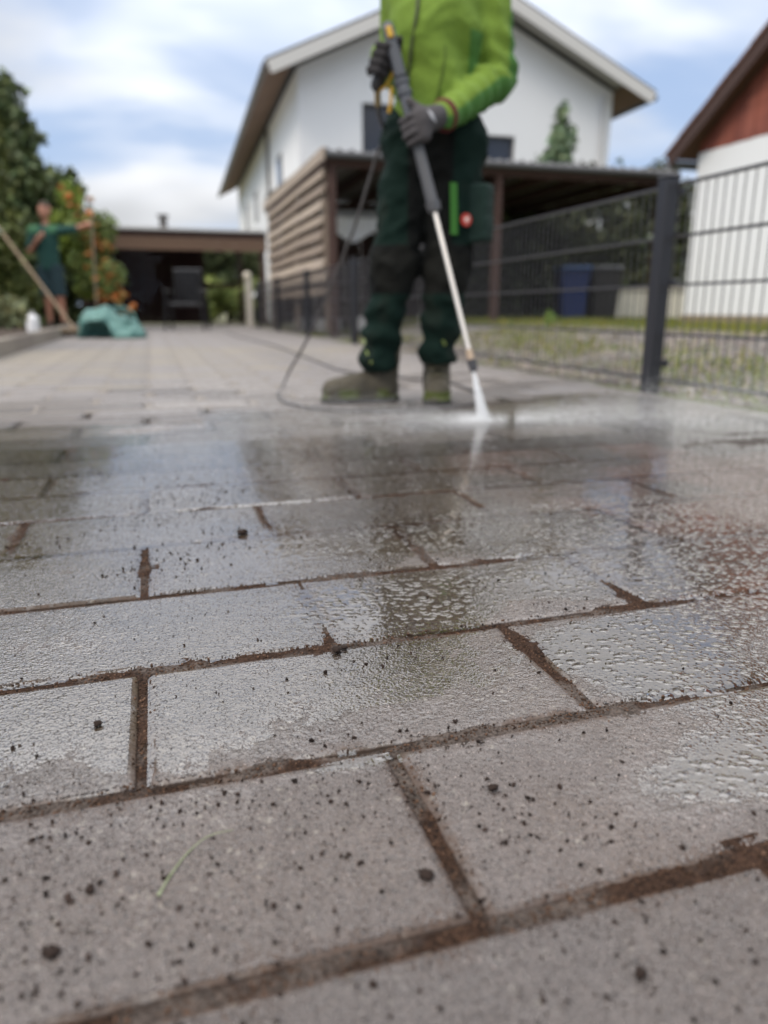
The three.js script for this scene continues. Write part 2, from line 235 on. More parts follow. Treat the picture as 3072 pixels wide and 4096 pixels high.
function blockGeo(w, d, seed, fine, cx = 0, cz = 0, world = false) {
  // a worn paving block: top sheet with rounded arrises, chipped outline, and sides
  const nx = fine ? 44 : 6, nz = fine ? 24 : 4, H = 0.05, pos = [], uv = [], idx = [];
  const rx = (u) => { const t = u * 2 - 1; return Math.sign(t) * (1 - Math.pow(1 - Math.abs(t), 1.6)) * 0.5; };
  const tl = blockTilt(seed);
  for (let j = 0; j <= nz + 2; j++) for (let i = 0; i <= nx + 2; i++) {
    const side = (i === 0 || i === nx + 2 || j === 0 || j === nz + 2);
    let u = rx(clamp((i - 1) / nx)), v = rx(clamp((j - 1) / nz));
    let x = u * w, z = v * d;
    const e = Math.min(w / 2 - Math.abs(x), d / 2 - Math.abs(z));
    const X = x + cx, Z = z + cz;
    const chip = fine ? 0.0050 * (fbm(X * 48 + seed, Z * 48, 3) - 0.40) + 0.0050 * (vn(X * 11 + seed, Z * 11) - 0.5) : 0;
    if (e < 0.02 && chip) { const k = sst(0.02, 0, e); if (w / 2 - Math.abs(x) < 0.02) x -= Math.sign(x) * k * chip; if (d / 2 - Math.abs(z) < 0.02) z -= Math.sign(z) * k * chip; }
    let y = (fine ? faceY(x, z, X, Z, tl) : x * tl[0] + z * tl[1] + tl[2]) - 0.0030 * Math.pow(1 - clamp(e / 0.006), 2);
    if (side) y = -H;
    pos.push(world ? X - cx : x, y, world ? Z - cz : z);
    if (world) uv.push((x + cx - WX) / WIN, (WZ - (z + cz)) / WIN); else uv.push(x * 1.3 + h2(seed, 40) * 3, z * 1.3 + h2(seed, 41) * 3);
  }
  const s = nx + 3;
  for (let j = 0; j < nz + 2; j++) for (let i = 0; i < nx + 2; i++) { const a = j * s + i; idx.push(a, a + s, a + 1, a + 1, a + s, a + s + 1); }
  const g = new THREE.BufferGeometry(); g.setAttribute('position', new THREE.Float32BufferAttribute(pos, 3)); g.setAttribute('uv', new THREE.Float32BufferAttribute(uv, 2)); g.setIndex(idx); g.computeVertexNormals(); return g;
}
{
  const list = [];
  for (let k = -2; rowZ(k) > Z_END; k++) {
    const zc = (rowZ(k) + rowZ(k - 1)) / 2, dep = rowZ(k - 1) - rowZ(k);
    for (let c = -5; c < 8; c++) {
      let a = PX0 + rowShift(k) + c * LEN, b = a + LEN;
      if (b <= X_LEFT + 0.03 || a >= X_RIGHT - 0.03) continue;
      a = Math.max(a, X_LEFT); b = Math.min(b, X_RIGHT);
      list.push({ k, c, a, b, zc, dep, dist: Math.hypot((a + b) / 2, zc) });
    }
  }
  const inView = (q) => { const x = (q.a + q.b) / 2, f = x * Math.sin(YAW) - q.zc * Math.cos(YAW), l = x * Math.cos(YAW) + q.zc * Math.sin(YAW); return f > 0.05 && Math.abs(l) < 0.62 * f + 0.35; };
  list.sort((p, q) => (inView(q) - inView(p)) || p.dist - q.dist);
  const share = new Map(), rest = [];
  list.forEach((q, n) => {
    const w = q.b - q.a - JOINT * (0.9 + 0.3 * jit(q.k * 17 + q.c, 5)), d = q.dep - JOINT * (0.95 + 0.25 * jit(q.k * 13 + q.c, 9));
    const cx = (q.a + q.b) / 2 + 0.005 * jit(q.k * 31 + q.c, 1), cz = q.zc + 0.004 * jit(q.k * 29 + q.c, 2), seed = q.k * 57 + q.c * 11 + 400;
    const near = q.zc > -1.72 && q.dist < 2.1;
    let geo, mat; blocks.set(q.k * 64 + q.c, { cx, cz, t: blockTilt(seed) });
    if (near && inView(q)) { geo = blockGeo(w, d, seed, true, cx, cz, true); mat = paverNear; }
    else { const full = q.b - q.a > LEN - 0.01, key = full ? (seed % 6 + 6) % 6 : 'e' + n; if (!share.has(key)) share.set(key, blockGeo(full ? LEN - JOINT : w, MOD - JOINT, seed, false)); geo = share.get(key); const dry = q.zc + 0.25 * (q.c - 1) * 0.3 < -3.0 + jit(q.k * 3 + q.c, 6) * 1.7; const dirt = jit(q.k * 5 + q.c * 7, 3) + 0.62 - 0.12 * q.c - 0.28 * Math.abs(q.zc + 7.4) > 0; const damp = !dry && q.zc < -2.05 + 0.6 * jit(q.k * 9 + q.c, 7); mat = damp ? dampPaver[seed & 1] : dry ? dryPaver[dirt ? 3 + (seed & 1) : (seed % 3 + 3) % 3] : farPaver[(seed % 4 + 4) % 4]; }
    const turn = 0.006 * jit(q.k * 41 + q.c, 4);
    if (n < 300 && inView(q)) { const m = part(drive, 'paver', geo, mat); m.position.set(cx, 0, cz); m.rotation.y = turn; }
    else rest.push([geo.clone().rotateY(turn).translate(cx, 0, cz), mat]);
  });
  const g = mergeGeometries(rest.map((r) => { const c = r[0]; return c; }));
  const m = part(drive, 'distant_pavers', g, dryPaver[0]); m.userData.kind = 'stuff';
}
{ // the film of water that stands on the blocks; it dips under their tops where they have drained
  const o = {}, st = 0.005, x0 = -0.9, x1 = 1.98, z0 = -0.25, z1 = -2.75, nx = Math.round((x1 - x0) / st), nz = Math.round((z0 - z1) / st);
  const M = new Float32Array((nx + 1) * (nz + 1)); for (let j = 0; j <= nz; j++) for (let i = 0; i <= nx; i++) { const x = x0 + i * st, z = z0 - j * st, m = wet(x, z); paverAt(x, z, o); M[j * (nx + 1) + i] = m - 1.3 * sst(0.005, -0.003, o.e) * sst(-1.6, -1.25, z) * sst(1.25, 0.85, m + 0.35 * (fbm(x * 13, z * 13, 2) - 0.5)) ; }
  const id = new Int32Array(M.length).fill(-1), pos = [], uvs = [], idx = [], s = nx + 1;
  const vert = (i, j) => { const k = j * s + i; if (id[k] < 0) { const x = x0 + i * st, z = z0 - j * st; id[k] = pos.length / 3; paverAt(x, z, o); const pl = sst(0.25, 0.7, pool(x, z)), fine = sst(-1.8, -1.6, z) * (o.e > 0 ? 1 : 0.4); pos.push(x, fine * topY(x, z, o) + clamp((M[k] - 0.5) * 0.004, -0.0025, 0.00032 + 0.0009 * Math.max(pl, 1 - sst(-1.8, -1.6, z))), z); uvs.push((x - WX) / WIN, (WZ - z) / WIN); } return id[k]; };
  for (let j = 0; j < nz; j++) for (let i = 0; i < nx; i++) { const k = j * s + i; if (Math.max(M[k], M[k + 1], M[k + s], M[k + s + 1]) < 0.2) continue; const a = vert(i, j), b = vert(i + 1, j), c = vert(i + 1, j + 1), d = vert(i, j + 1); idx.push(a, b, c, a, c, d); }
  const g = new THREE.BufferGeometry(); g.setAttribute('position', new THREE.Float32BufferAttribute(pos, 3)); g.setAttribute('uv', new THREE.Float32BufferAttribute(uvs, 2)); g.setIndex(idx); g.setAttribute('normal', new THREE.Float32BufferAttribute(pos.map((_, n) => n % 3 === 1 ? 1 : 0), 3));
  solo('water', g, waterMat, 'thin sheet of rinse water standing on the pavers', null, 'structure');
}

// ---------------------------------------------------------------- foliage: leaf-sized faces spread through lobes
const leafMat = new THREE.MeshStandardMaterial({ vertexColors: true, roughness: 0.7, side: THREE.DoubleSide });
function foliage(lobes, count, size, colour, vary, rng, long = 1.6) {
  const pos = [], col = [], nor = [];
  const vol = lobes.map((l) => l[3] * l[4] * l[5]), tot = vol.reduce((a, b) => a + b, 0);
  for (let n = 0; n < count; n++) {
    let t = rng() * tot, i = 0; while (i < lobes.length - 1 && t > vol[i]) t -= vol[i++];
    const [cx, cy, cz, rx, ry, rz] = lobes[i];
    const u = rng() * 2 - 1, a = rng() * 6.2832, s = Math.sqrt(1 - u * u), rad = Math.pow(rng(), 0.45) * (0.82 + 0.36 * rng());
    const x = cx + rx * rad * s * Math.cos(a), y = cy + ry * rad * u, z = cz + rz * rad * s * Math.sin(a);
    const w = size * (0.6 + 0.8 * rng()), d1 = V(rng() - 0.5, rng() - 0.35, rng() - 0.5).normalize(), d2 = V(rng() - 0.5, rng() - 0.5, rng() - 0.5).cross(d1).normalize();
    const p = (k, m) => [x + d1.x * k + d2.x * m, y + d1.y * k + d2.y * m, z + d1.z * k + d2.z * m];
    const A = p(-w * long / 2, 0), B = p(0, w / 2), C = p(w * long / 2, 0), D = p(0, -w / 2), nn = d2.clone().cross(d1);
    pos.push(...A, ...B, ...C, ...A, ...C, ...D);
    const v = 1 + vary * (rng() * 2 - 1), h = (rng() - 0.5) * vary * 0.6;
    for (let k = 0; k < 6; k++) { col.push(colour[0] * v * (1 + h), colour[1] * v, colour[2] * v * (1 - h)); nor.push(nn.x, nn.y, nn.z); }
  }
  const g = new THREE.BufferGeometry(); g.setAttribute('position', new THREE.Float32BufferAttribute(pos, 3)); g.setAttribute('normal', new THREE.Float32BufferAttribute(nor, 3)); g.setAttribute('color', new THREE.Float32BufferAttribute(col, 3)); return g;
}
const barkMat = std(0.075, 0.055, 0.04, 0.95);

// ---------------------------------------------------------------- plan axes of the photographer: l metres to the right, f metres ahead
const site = (l, f) => [l * Math.cos(YAW) + f * Math.sin(YAW), l * Math.sin(YAW) - f * Math.cos(YAW)];
const anth = std(0.022, 0.022, 0.027, 0.42), galv = std(0.06, 0.058, 0.065, 0.35);
const white = std(0.78, 0.79, 0.80, 0.85, { bumpMap: plasterB, bumpScale: 0.004 });
const woodGrey = [[0.34, 0.275, 0.215], [0.26, 0.205, 0.16], [0.40, 0.33, 0.265]].map((c) => new THREE.MeshStandardMaterial({ map: woodTex(...c), roughness: 0.85 }));
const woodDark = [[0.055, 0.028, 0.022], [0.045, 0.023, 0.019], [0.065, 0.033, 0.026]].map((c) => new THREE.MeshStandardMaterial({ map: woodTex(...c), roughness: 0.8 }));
const woodMid = new THREE.MeshStandardMaterial({ map: woodTex(0.17, 0.105, 0.07), roughness: 0.8 });
const roofGrey = std(0.10, 0.10, 0.105, 0.7), steelGrey = std(0.22, 0.22, 0.225, 0.45);
const glassDark = new THREE.MeshPhysicalMaterial({ color: rgb(0.03, 0.035, 0.05), roughness: 0.08, ior: 1.5 });
const pick = (l) => l[Math.floor(rnd() * l.length)];

// ---------------------------------------------------------------- yard behind the fence, planting bed, kerb
{
  const g = new THREE.PlaneGeometry(9.9, 16, 100, 110).rotateX(-Math.PI / 2).translate(6.98, 0, -8.2), p = g.attributes.position, u = g.attributes.uv, col = [];
  for (let i = 0; i < p.count; i++) {
    const x = p.getX(i), z = p.getZ(i), n = fbm(x * 1.3, z * 1.3, 4);
    p.setY(i, -0.01 + 0.17 * sst(2.3, 4.2, x) + 0.05 * (n - 0.5) * sst(2.05, 2.6, x)); u.setXY(i, x, z);
    const grass = sst(0.40, 0.56, n + 0.22 * sst(3.6, 4.6, x) - 0.05), q = vn(x * 13, z * 13);
    col.push(lerp(0.20, 0.12, grass) * (0.7 + 0.6 * q), lerp(0.185, 0.135, grass) * (0.7 + 0.6 * q), lerp(0.165, 0.03, grass) * (0.7 + 0.6 * q));
  }
  g.setAttribute('color', new THREE.Float32BufferAttribute(col, 3)); g.computeVertexNormals();
  solo('yard', g, new THREE.MeshStandardMaterial({ vertexColors: true, map: concC, bumpMap: concB, bumpScale: 0.01, roughness: 0.95 }), 'gravelly yard with patchy grass behind the wire fence', null, 'structure');
  // loose pebbles and grass blades of the yard
  const yardY = (x, z) => -0.01 + 0.17 * sst(2.3, 4.2, x) + 0.05 * (fbm(x * 1.3, z * 1.3, 4) - 0.5) * sst(2.05, 2.6, x);
  const peb = new THREE.InstancedMesh(new THREE.IcosahedronGeometry(1, 0), std(0.3, 0.28, 0.26, 0.85), 5000); peb.name = 'gravel'; peb.userData = { kind: 'stuff', label: 'loose grey gravel along the fence foot', category: 'gravel' };
  const m4 = new THREE.Matrix4(), q4 = new THREE.Quaternion(), c = new THREE.Color();
  for (let i = 0; i < 5000; i++) { const x = 2.1 + Math.pow(rnd(), 1.3) * 2.4, z = R(-8, -1.2), s = R(0.006, 0.020); q4.setFromEuler(new THREE.Euler(R(0, 6), R(0, 6), R(0, 6))); m4.compose(V(x, yardY(x, z) + s * 0.3, z), q4, V(s, s * R(0.5, 0.9), s * R(0.7, 1.2))); peb.setMatrixAt(i, m4); const t = R(0.4, 1.25); peb.setColorAt(i, c.setRGB(t, t * R(0.85, 1), t * R(0.75, 1))); }
  peb.castShadow = peb.receiveShadow = true; scene.add(peb);
  const bl = new THREE.BufferGeometry(); bl.setAttribute('position', new THREE.Float32BufferAttribute([-0.004, 0, 0, 0.004, 0, 0, 0.006, 0.5, 0.06, -0.004, 0, 0, 0.006, 0.5, 0.06, 0.0, 0.55, 0.05, 0.006, 0.5, 0.06, 0.02, 1, 0.25, 0.0, 0.55, 0.05], 3)); bl.computeVertexNormals();
  const gr = new THREE.InstancedMesh(bl, new THREE.MeshStandardMaterial({ color: rgb(1, 1, 1), roughness: 0.9, side: THREE.DoubleSide }), 16000); gr.name = 'grass'; gr.userData = { kind: 'stuff', label: 'short yellowish grass in the yard behind the fence', category: 'grass' };
  let n = 0; while (n < 16000) { const x = R(2.15, 9), z = R(-13, -1.2); const k = fbm(x * 1.3, z * 1.3, 4) + 0.22 * sst(3.6, 4.6, x) - 0.05; if (k < R(0.40, 0.6)) continue; const s = R(0.03, 0.10); q4.setFromEuler(new THREE.Euler(R(-0.4, 0.4), R(0, 6.3), R(-0.4, 0.4))); m4.compose(V(x, yardY(x, z) - 0.003, z), q4, V(R(0.7, 1.3), s, s)); gr.setMatrixAt(n, m4); const y = rnd(); gr.setColorAt(n, c.setRGB(lerp(0.07, 0.26, y), lerp(0.13, 0.22, y), lerp(0.025, 0.03, y))); n++; }
  gr.castShadow = gr.receiveShadow = true; scene.add(gr);
}
{
  const g = new THREE.PlaneGeometry(8, 18, 50, 90).rotateX(-Math.PI / 2).translate(-5.19, 0.075, -8), p = g.attributes.position, u = g.attributes.uv;
  for (let i = 0; i < p.count; i++) { p.setY(i, 0.075 + 0.05 * (fbm(p.getX(i) * 3, p.getZ(i) * 3, 4) - 0.5)); u.setXY(i, p.getX(i) / 40, p.getZ(i) / 40); }
  g.computeVertexNormals(); const t = std(0.06, 0.042, 0.03, 1);
  solo('planting_bed', g, t, 'dark soil of the planting bed behind the kerb', null, 'structure');
  const kerb = new THREE.Group(); kerb.name = 'kerb'; kerb.userData = { kind: 'structure', label: 'low concrete kerb along the planting bed' }; scene.add(kerb);
  const km = [std(0.33, 0.29, 0.24, 0.85, { map: concC }), std(0.29, 0.25, 0.21, 0.85, { map: concC })], kg = rb(0.085, 0.26, 0.985, 0.012);
  for (let i = 0; i < 14; i++) { const k = part(kerb, 'kerb_stone', kg, km[i % 2]); k.position.set(-1.148 + R(-0.003, 0.003), -0.005 + R(-0.004, 0.004), -0.5 - i); }
}

// ---------------------------------------------------------------- wire fence on the right
{
  const f = thing('metal_fence', 'anthracite double-bar wire mesh fence along the right side of the drive', 'fence', [2.04, 0, 0]);
  const wire = new THREE.CylinderGeometry(0.0025, 0.0025, 0.80, 6).translate(0, 0.437, 0), bar = merge([bx(0.009, 0.010, 2.5, -0.0078), bx(0.009, 0.010, 2.5, 0.0078)]);
  const post = merge([rb(0.062, 0.95, 0.062, 0.006, 0, 0.375, 0), rb(0.068, 0.012, 0.068, 0.004, 0, 0.855, 0)]);
  for (let k = 0; k < 6; k++) {
    const z = -0.24 - 2.5 * k;
    if (k) { const p = part(f, 'post', post, anth); p.position.z = z; for (const y of [0.12, 0.45, 0.80]) { const c = part(p, 'clamp', rb(0.03, 0.03, 0.075, 0.004), anth); c.position.set(0.045, y, 0); } }
    const pn = new THREE.Group(); pn.name = 'mesh_panel'; pn.position.set(0.045, 0, z - 1.25); f.add(pn);
    for (const y of [0.05, 0.24, 0.44, 0.63, 0.83]) part(pn, 'rail', bar, galv).position.y = y;
    for (let i = 0; i < 50; i++) part(pn, 'wire', wire, galv).position.z = -1.225 + i * 0.05;
  }
  const p = part(f, 'post', post, anth); p.position.z = -15.24;
}

// ---------------------------------------------------------------- open carport with slatted side wall
{
  const t = thing('carport', 'dark timber carport with corrugated roof and weathered slatted side wall', 'carport', [0.2, 0, -0.5]); t.scale.y = 1.04;
  const zf = -9.4, zb = -14.4, xl = 2.07, xr = 7.15;
  // corrugated sheet: waves across x
  const n = 220, pos = [], idx = [];
  for (let j = 0; j < 2; j++) for (let s = 0; s < 2; s++) for (let i = 0; i <= n; i++) { const x = xl - 0.06 + (xr - xl + 0.12) * i / n; pos.push(x, 2.17 + 0.028 * Math.sin(i / n * 66 * Math.PI) - s * 0.012 + j * 0.12, j ? zb - 0.2 : zf + 0.14); }
  const w = n + 1, Q = (a, b, c, d) => idx.push(a, b, c, a, c, d);
  for (let i = 0; i < n; i++) { Q(i, i + 1, 2 * w + i + 1, 2 * w + i); Q(w + i, 3 * w + i, 3 * w + i + 1, w + i + 1); Q(i, w + i, w + i + 1, i + 1); Q(2 * w + i, 2 * w + i + 1, 3 * w + i + 1, 3 * w + i); }
  const cg = new THREE.BufferGeometry(); cg.setAttribute('position', new THREE.Float32BufferAttribute(pos, 3)); cg.setIndex(idx); cg.computeVertexNormals();
  part(t, 'roof', cg, std(0.20, 0.20, 0.20, 0.6));
  part(t, 'front_beam', bx(xr - xl, 0.10, 0.08, (xl + xr) / 2, 2.06, zf), woodDark[2]);
  part(t, 'rear_beam', bx(xr - xl, 0.14, 0.08, (xl + xr) / 2, 2.12, zb), woodDark[1]);
  const gut = new THREE.CylinderGeometry(0.045, 0.045, xr - xl + 0.1, 10, 1, true, 0, Math.PI).rotateZ(Math.PI / 2).rotateX(Math.PI / 2); part(t, 'gutter', gut.translate((xl + xr) / 2, 2.12, zf + 0.16), new THREE.MeshStandardMaterial({ color: rgb(0.07, 0.07, 0.075), roughness: 0.5, side: THREE.DoubleSide }));
  const raf = bx(0.07, 0.13, zf - zb, 0, 0, (zf + zb) / 2); for (let i = 0; i <= 8; i++) { const r = part(t, 'rafter', raf, woodDark[i % 3]); r.position.set(xl + 0.05 + i * (xr - xl - 0.1) / 8, 2.05, 0); }
  for (const [x, z] of [[2.13, zf], [4.45, zf], [7.05, zf], [2.13, zb], [4.6, zb], [7.05, zb]]) {
    const p = part(t, 'post', rb(0.10, 2.02, 0.10, 0.008, x, 1.0, z), woodDark[0]);
  }
  // slats of the wall beside the drive, each slightly different
  const slat = [0, 1, 2].map(() => { const g = new THREE.BoxGeometry(0.028, 0.120, 4.72, 1, 1, 12); const p = g.attributes.position, a = R(0, 9); for (let i = 0; i < p.count; i++) { const z = p.getZ(i); p.setY(i, p.getY(i) + 0.006 * Math.sin(z * 2.1 + a)); } g.rotateZ(-0.26); g.attributes.uv.array.forEach((v, i, A) => { A[i] = i % 2 ? v * 0.3 : v; }); return g; });
  const wall = new THREE.Group(); wall.name = 'slatted_wall'; t.add(wall);
  for (let i = 2; i < 11; i++) { const s = part(wall, 'slat', slat[i % 3], woodGrey[(i * 2 + (i > 5)) % 3]); s.position.set(2.02, 0.22 + i * 0.172, -11.82 + R(-0.09, 0.09)); s.scale.y = R(0.88, 1.08); }
  for (const z of [-9.5, -11.7, -13.9]) part(wall, 'stud', rb(0.06, 1.95, 0.08, 0.006, 2.075, 1.04, z), woodGrey[1]);
  part(t, 'barge_board', bx(0.03, 0.14, 5.2, 2.0, 2.13, -11.85).rotateX(0), woodGrey[2]);
  part(t, 'trim_board', bx(0.02, 0.05, 5.2, 2.02, 2.035, -11.85), woodDark[1]);
  // boarded rear wall
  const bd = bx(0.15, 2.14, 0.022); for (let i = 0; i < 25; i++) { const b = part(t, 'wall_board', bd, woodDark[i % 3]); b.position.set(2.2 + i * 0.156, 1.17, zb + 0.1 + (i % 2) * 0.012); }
}
{ // things kept under the carport
  const c = thing('hanging_cloth', 'white cloth sagging in a triangle from a grey rail under the carport', 'cloth', [2.95, 0, -11.2]);
  part(c, 'rail', rb(1.0, 0.10, 0.05, 0.01, 0, 1.70, 0), steelGrey);
  const g = new THREE.PlaneGeometry(0.96, 0.34, 30, 10), p = g.attributes.position; for (let i = 0; i < p.count; i++) { const x = p.getX(i), v = (0.17 - p.getY(i)) / 0.34, s = 1 - Math.abs(x) / 0.48; p.setXYZ(i, x, 1.655 - v * (0.10 + 0.26 * s), 0.05 * Math.sin(x * 9) * v + 0.02 * Math.sin(x * 23)); } g.computeVertexNormals();
  part(c, 'cloth', g, std(0.8, 0.81, 0.83, 0.8, { side: THREE.DoubleSide }));
  for (const x of [-0.45, 0.45]) part(c, 'hook', rod(V(x, 1.75, 0), V(x, 2.02, 0), 0.008), steelGrey);
  const bin = (x, z, m, lm, label) => {
    const b = thing('wheelie_bin', label, 'bin', [x, 0.16, z], -0.25);
    const g = new THREE.BoxGeometry(0.5, 0.82, 0.52, 1, 4, 1), p = g.attributes.position; for (let i = 0; i < p.count; i++) { const k = lerp(0.8, 1, p.getY(i) / 0.82 + 0.5); p.setX(i, p.getX(i) * k); p.setZ(i, p.getZ(i) * k); } g.computeVertexNormals();
    part(b, 'body', g.translate(0, 0.46, 0), m); const l = part(b, 'lid', rb(0.54, 0.07, 0.60, 0.03, 0, 0.90, 0.01), lm); part(l, 'handle', rod(V(-0.2, 0.91, -0.32), V(0.2, 0.91, -0.32), 0.015), lm);
    for (const s of [-1, 1]) part(b, 'wheel', new THREE.CylinderGeometry(0.1, 0.1, 0.05, 16).rotateZ(Math.PI / 2).translate(s * 0.24, 0.1, -0.24), anth);
  };
  bin(7.36, -12.4, std(0.012, 0.035, 0.16, 0.5), std(0.03, 0.10, 0.28, 0.45), 'blue wheelie bin with lighter lid under the carport');
  bin(7.92, -12.25, std(0.03, 0.026, 0.026, 0.5), std(0.10, 0.10, 0.11, 0.45), 'black wheelie bin beside the blue bin');
  const cb = [0, 1, 2, 3].map((i) => { const b = solo('concrete_block', rb(0.34, 0.2, 0.2, 0.02), std(0.5, 0.5, 0.5, 0.9, { map: concC }), ['pale concrete block at the far end of the slatted wall', 'pale concrete block second from the far end of the slatted wall', 'pale concrete block by the near end of the slatted wall', 'pale concrete block behind the worker under the carport'][i], 'block', null, 'blocks at the foot of the carport'); b.position.set([2.55, 2.6, 2.75, 3.55][i], [0.12, 0.12, 0.14, 0.2][i], [-13.0, -11.4, -9.9, -9.4][i]); b.rotation.y = R(-0.4, 0.4); return b; });
  const wd = foliage([[0, 0.10, 0, 0.06, 0.13, 0.06]], 90, 0.035, [0.16, 0.26, 0.03], 0.4, mulberry(3));
  const w = thing('weed_plant', 'small bright green weed growing behind the wire fence', 'plant', [4.15, 0.12, -7.4]); part(w, 'leaves', wd, leafMat); part(w, 'stem', rod(V(0, -0.06, 0), V(0, 0.16, 0), 0.005), std(0.1, 0.14, 0.03, 0.9));
}
{
  const g = thing('garden_wall', 'low cream rendered garden wall behind the bins', 'wall', [9.2, 0.1, -12.6], -0.05);
  part(g, 'wall', rb(2.4, 0.6, 0.2, 0.01, 0, 0.3, 0), std(0.62, 0.58, 0.5, 0.9, { bumpMap: plasterB, bumpScale: 0.004 })); part(g, 'coping', rb(2.46, 0.05, 0.26, 0.012, 0, 0.626, 0), std(0.45, 0.41, 0.36, 0.9));
}

// ---------------------------------------------------------------- white house with gable towards us
{
  const h = thing('house', 'white rendered two-storey house with wide gable roof behind the carport', 'house', [7.1, 0, -17.1], -0.035);
  const hw = 3.75, ev = 5.29, rise = 0.444, L = 17, rg = ev + hw * rise;
  const s = new THREE.Shape([[-hw, 0], [hw, 0], [hw, ev], [0, rg], [-hw, ev]].map((p) => new THREE.Vector2(...p)));
  const wins = [[-2.35, 3.35, 0.95, 1.35], [0.55, 3.6, 0.75, 0.62], [-0.4, 0.3, 1, 2.0]];
  for (const [x, y, w, q] of wins) s.holes.push(new THREE.Path([[x, y], [x, y + q], [x + w, y + q], [x + w, y]].map((p) => new THREE.Vector2(...p))));
  part(h, 'gable_wall', new THREE.ExtrudeGeometry(s, { depth: 0.3, bevelEnabled: false }).translate(0, 0, -0.3), white);
  for (const [x, y, w, q] of wins) { const f = part(h, 'window', merge([bx(0.06, q, 0.08, x + 0.03, y + q / 2, -0.12), bx(0.06, q, 0.08, x + w - 0.03, y + q / 2, -0.12), bx(w - 0.12, 0.06, 0.08, x + w / 2, y + q - 0.03, -0.12), bx(w - 0.12, 0.06, 0.08, x + w / 2, y + 0.03, -0.12)]), std(0.06, 0.06, 0.065, 0.5)); part(f, 'pane', bx(w - 0.1, q - 0.1, 0.02, x + w / 2, y + q / 2, -0.14), glassDark); part(f, 'sill', bx(w + 0.1, 0.04, 0.14, x + w / 2, y - 0.024, 0.06), steelGrey); }
  for (const sx of [-1, 1]) part(h, 'side_wall', bx(0.3, ev, L - 0.3, sx * (hw - 0.152), ev / 2, -L / 2 - 0.152), white);
  part(h, 'rear_wall', bx(2 * hw - 0.62, ev, 0.3, 0, ev / 2, -L + 0.1), white);
  const ang = Math.atan(rise), ov = 0.66, len = (hw + ov) / Math.cos(ang);
  for (const sx of [-1, 1]) {
    const place = (g) => g.translate(sx * len / 2, 0, 0).rotateZ(-sx * ang).translate(0, rg + 0.02, 0);
    const r = part(h, 'roof', place(bx(len, 0.12, L + 1.3, 0, 0.16, -L / 2)), roofGrey);
    part(r, 'barge_board', place(bx(len, 0.24, 0.03, 0, 0.04, 0.664)), std(0.55, 0.54, 0.52, 0.7));
    for (let i = 0; i < 4; i++) part(r, 'soffit_board', place(bx(0.155, 0.02, L + 1.26, sx * (len / 2 - 0.09 - i * 0.16), 0.085, -L / 2)), woodMid);
    part(r, 'verge_soffit', place(bx(len - 0.72, 0.02, 0.62, -sx * 0.36, 0.083, 0.335)), std(0.42, 0.40, 0.38, 0.8));
    part(r, 'gutter', place(new THREE.CylinderGeometry(0.07, 0.07, L + 1.2, 10).rotateX(Math.PI / 2).translate(sx * (len / 2 + 0.06), 0.10, -L / 2)), std(0.09, 0.08, 0.075, 0.4));
  }
  part(h, 'vent', new THREE.CylinderGeometry(0.09, 0.09, 0.03, 18).rotateX(Math.PI / 2).translate(-0.2, 4.0, 0.016), std(0.5, 0.5, 0.5, 0.6));
  part(h, 'downpipe', rod(V(hw - 0.25, 0.1, 0.08), V(hw - 0.25, ev - 0.1, 0.08), 0.045), std(0.55, 0.55, 0.55, 0.5));
  part(h, 'downpipe', rod(V(-hw - 0.06, 0.1, -5.4), V(-hw - 0.06, ev - 0.1, -5.4), 0.05), std(0.12, 0.11, 0.10, 0.5));
  for (const z of [-3.2, -9.5, -13]) { const f = part(h, 'window', bx(0.05, 0.9, 0.8, -hw - 0.02, 3.7, z), std(0.3, 0.3, 0.3, 0.6)); part(f, 'pane', bx(0.02, 0.78, 0.68, -hw - 0.045, 3.7, z), glassDark); }
}
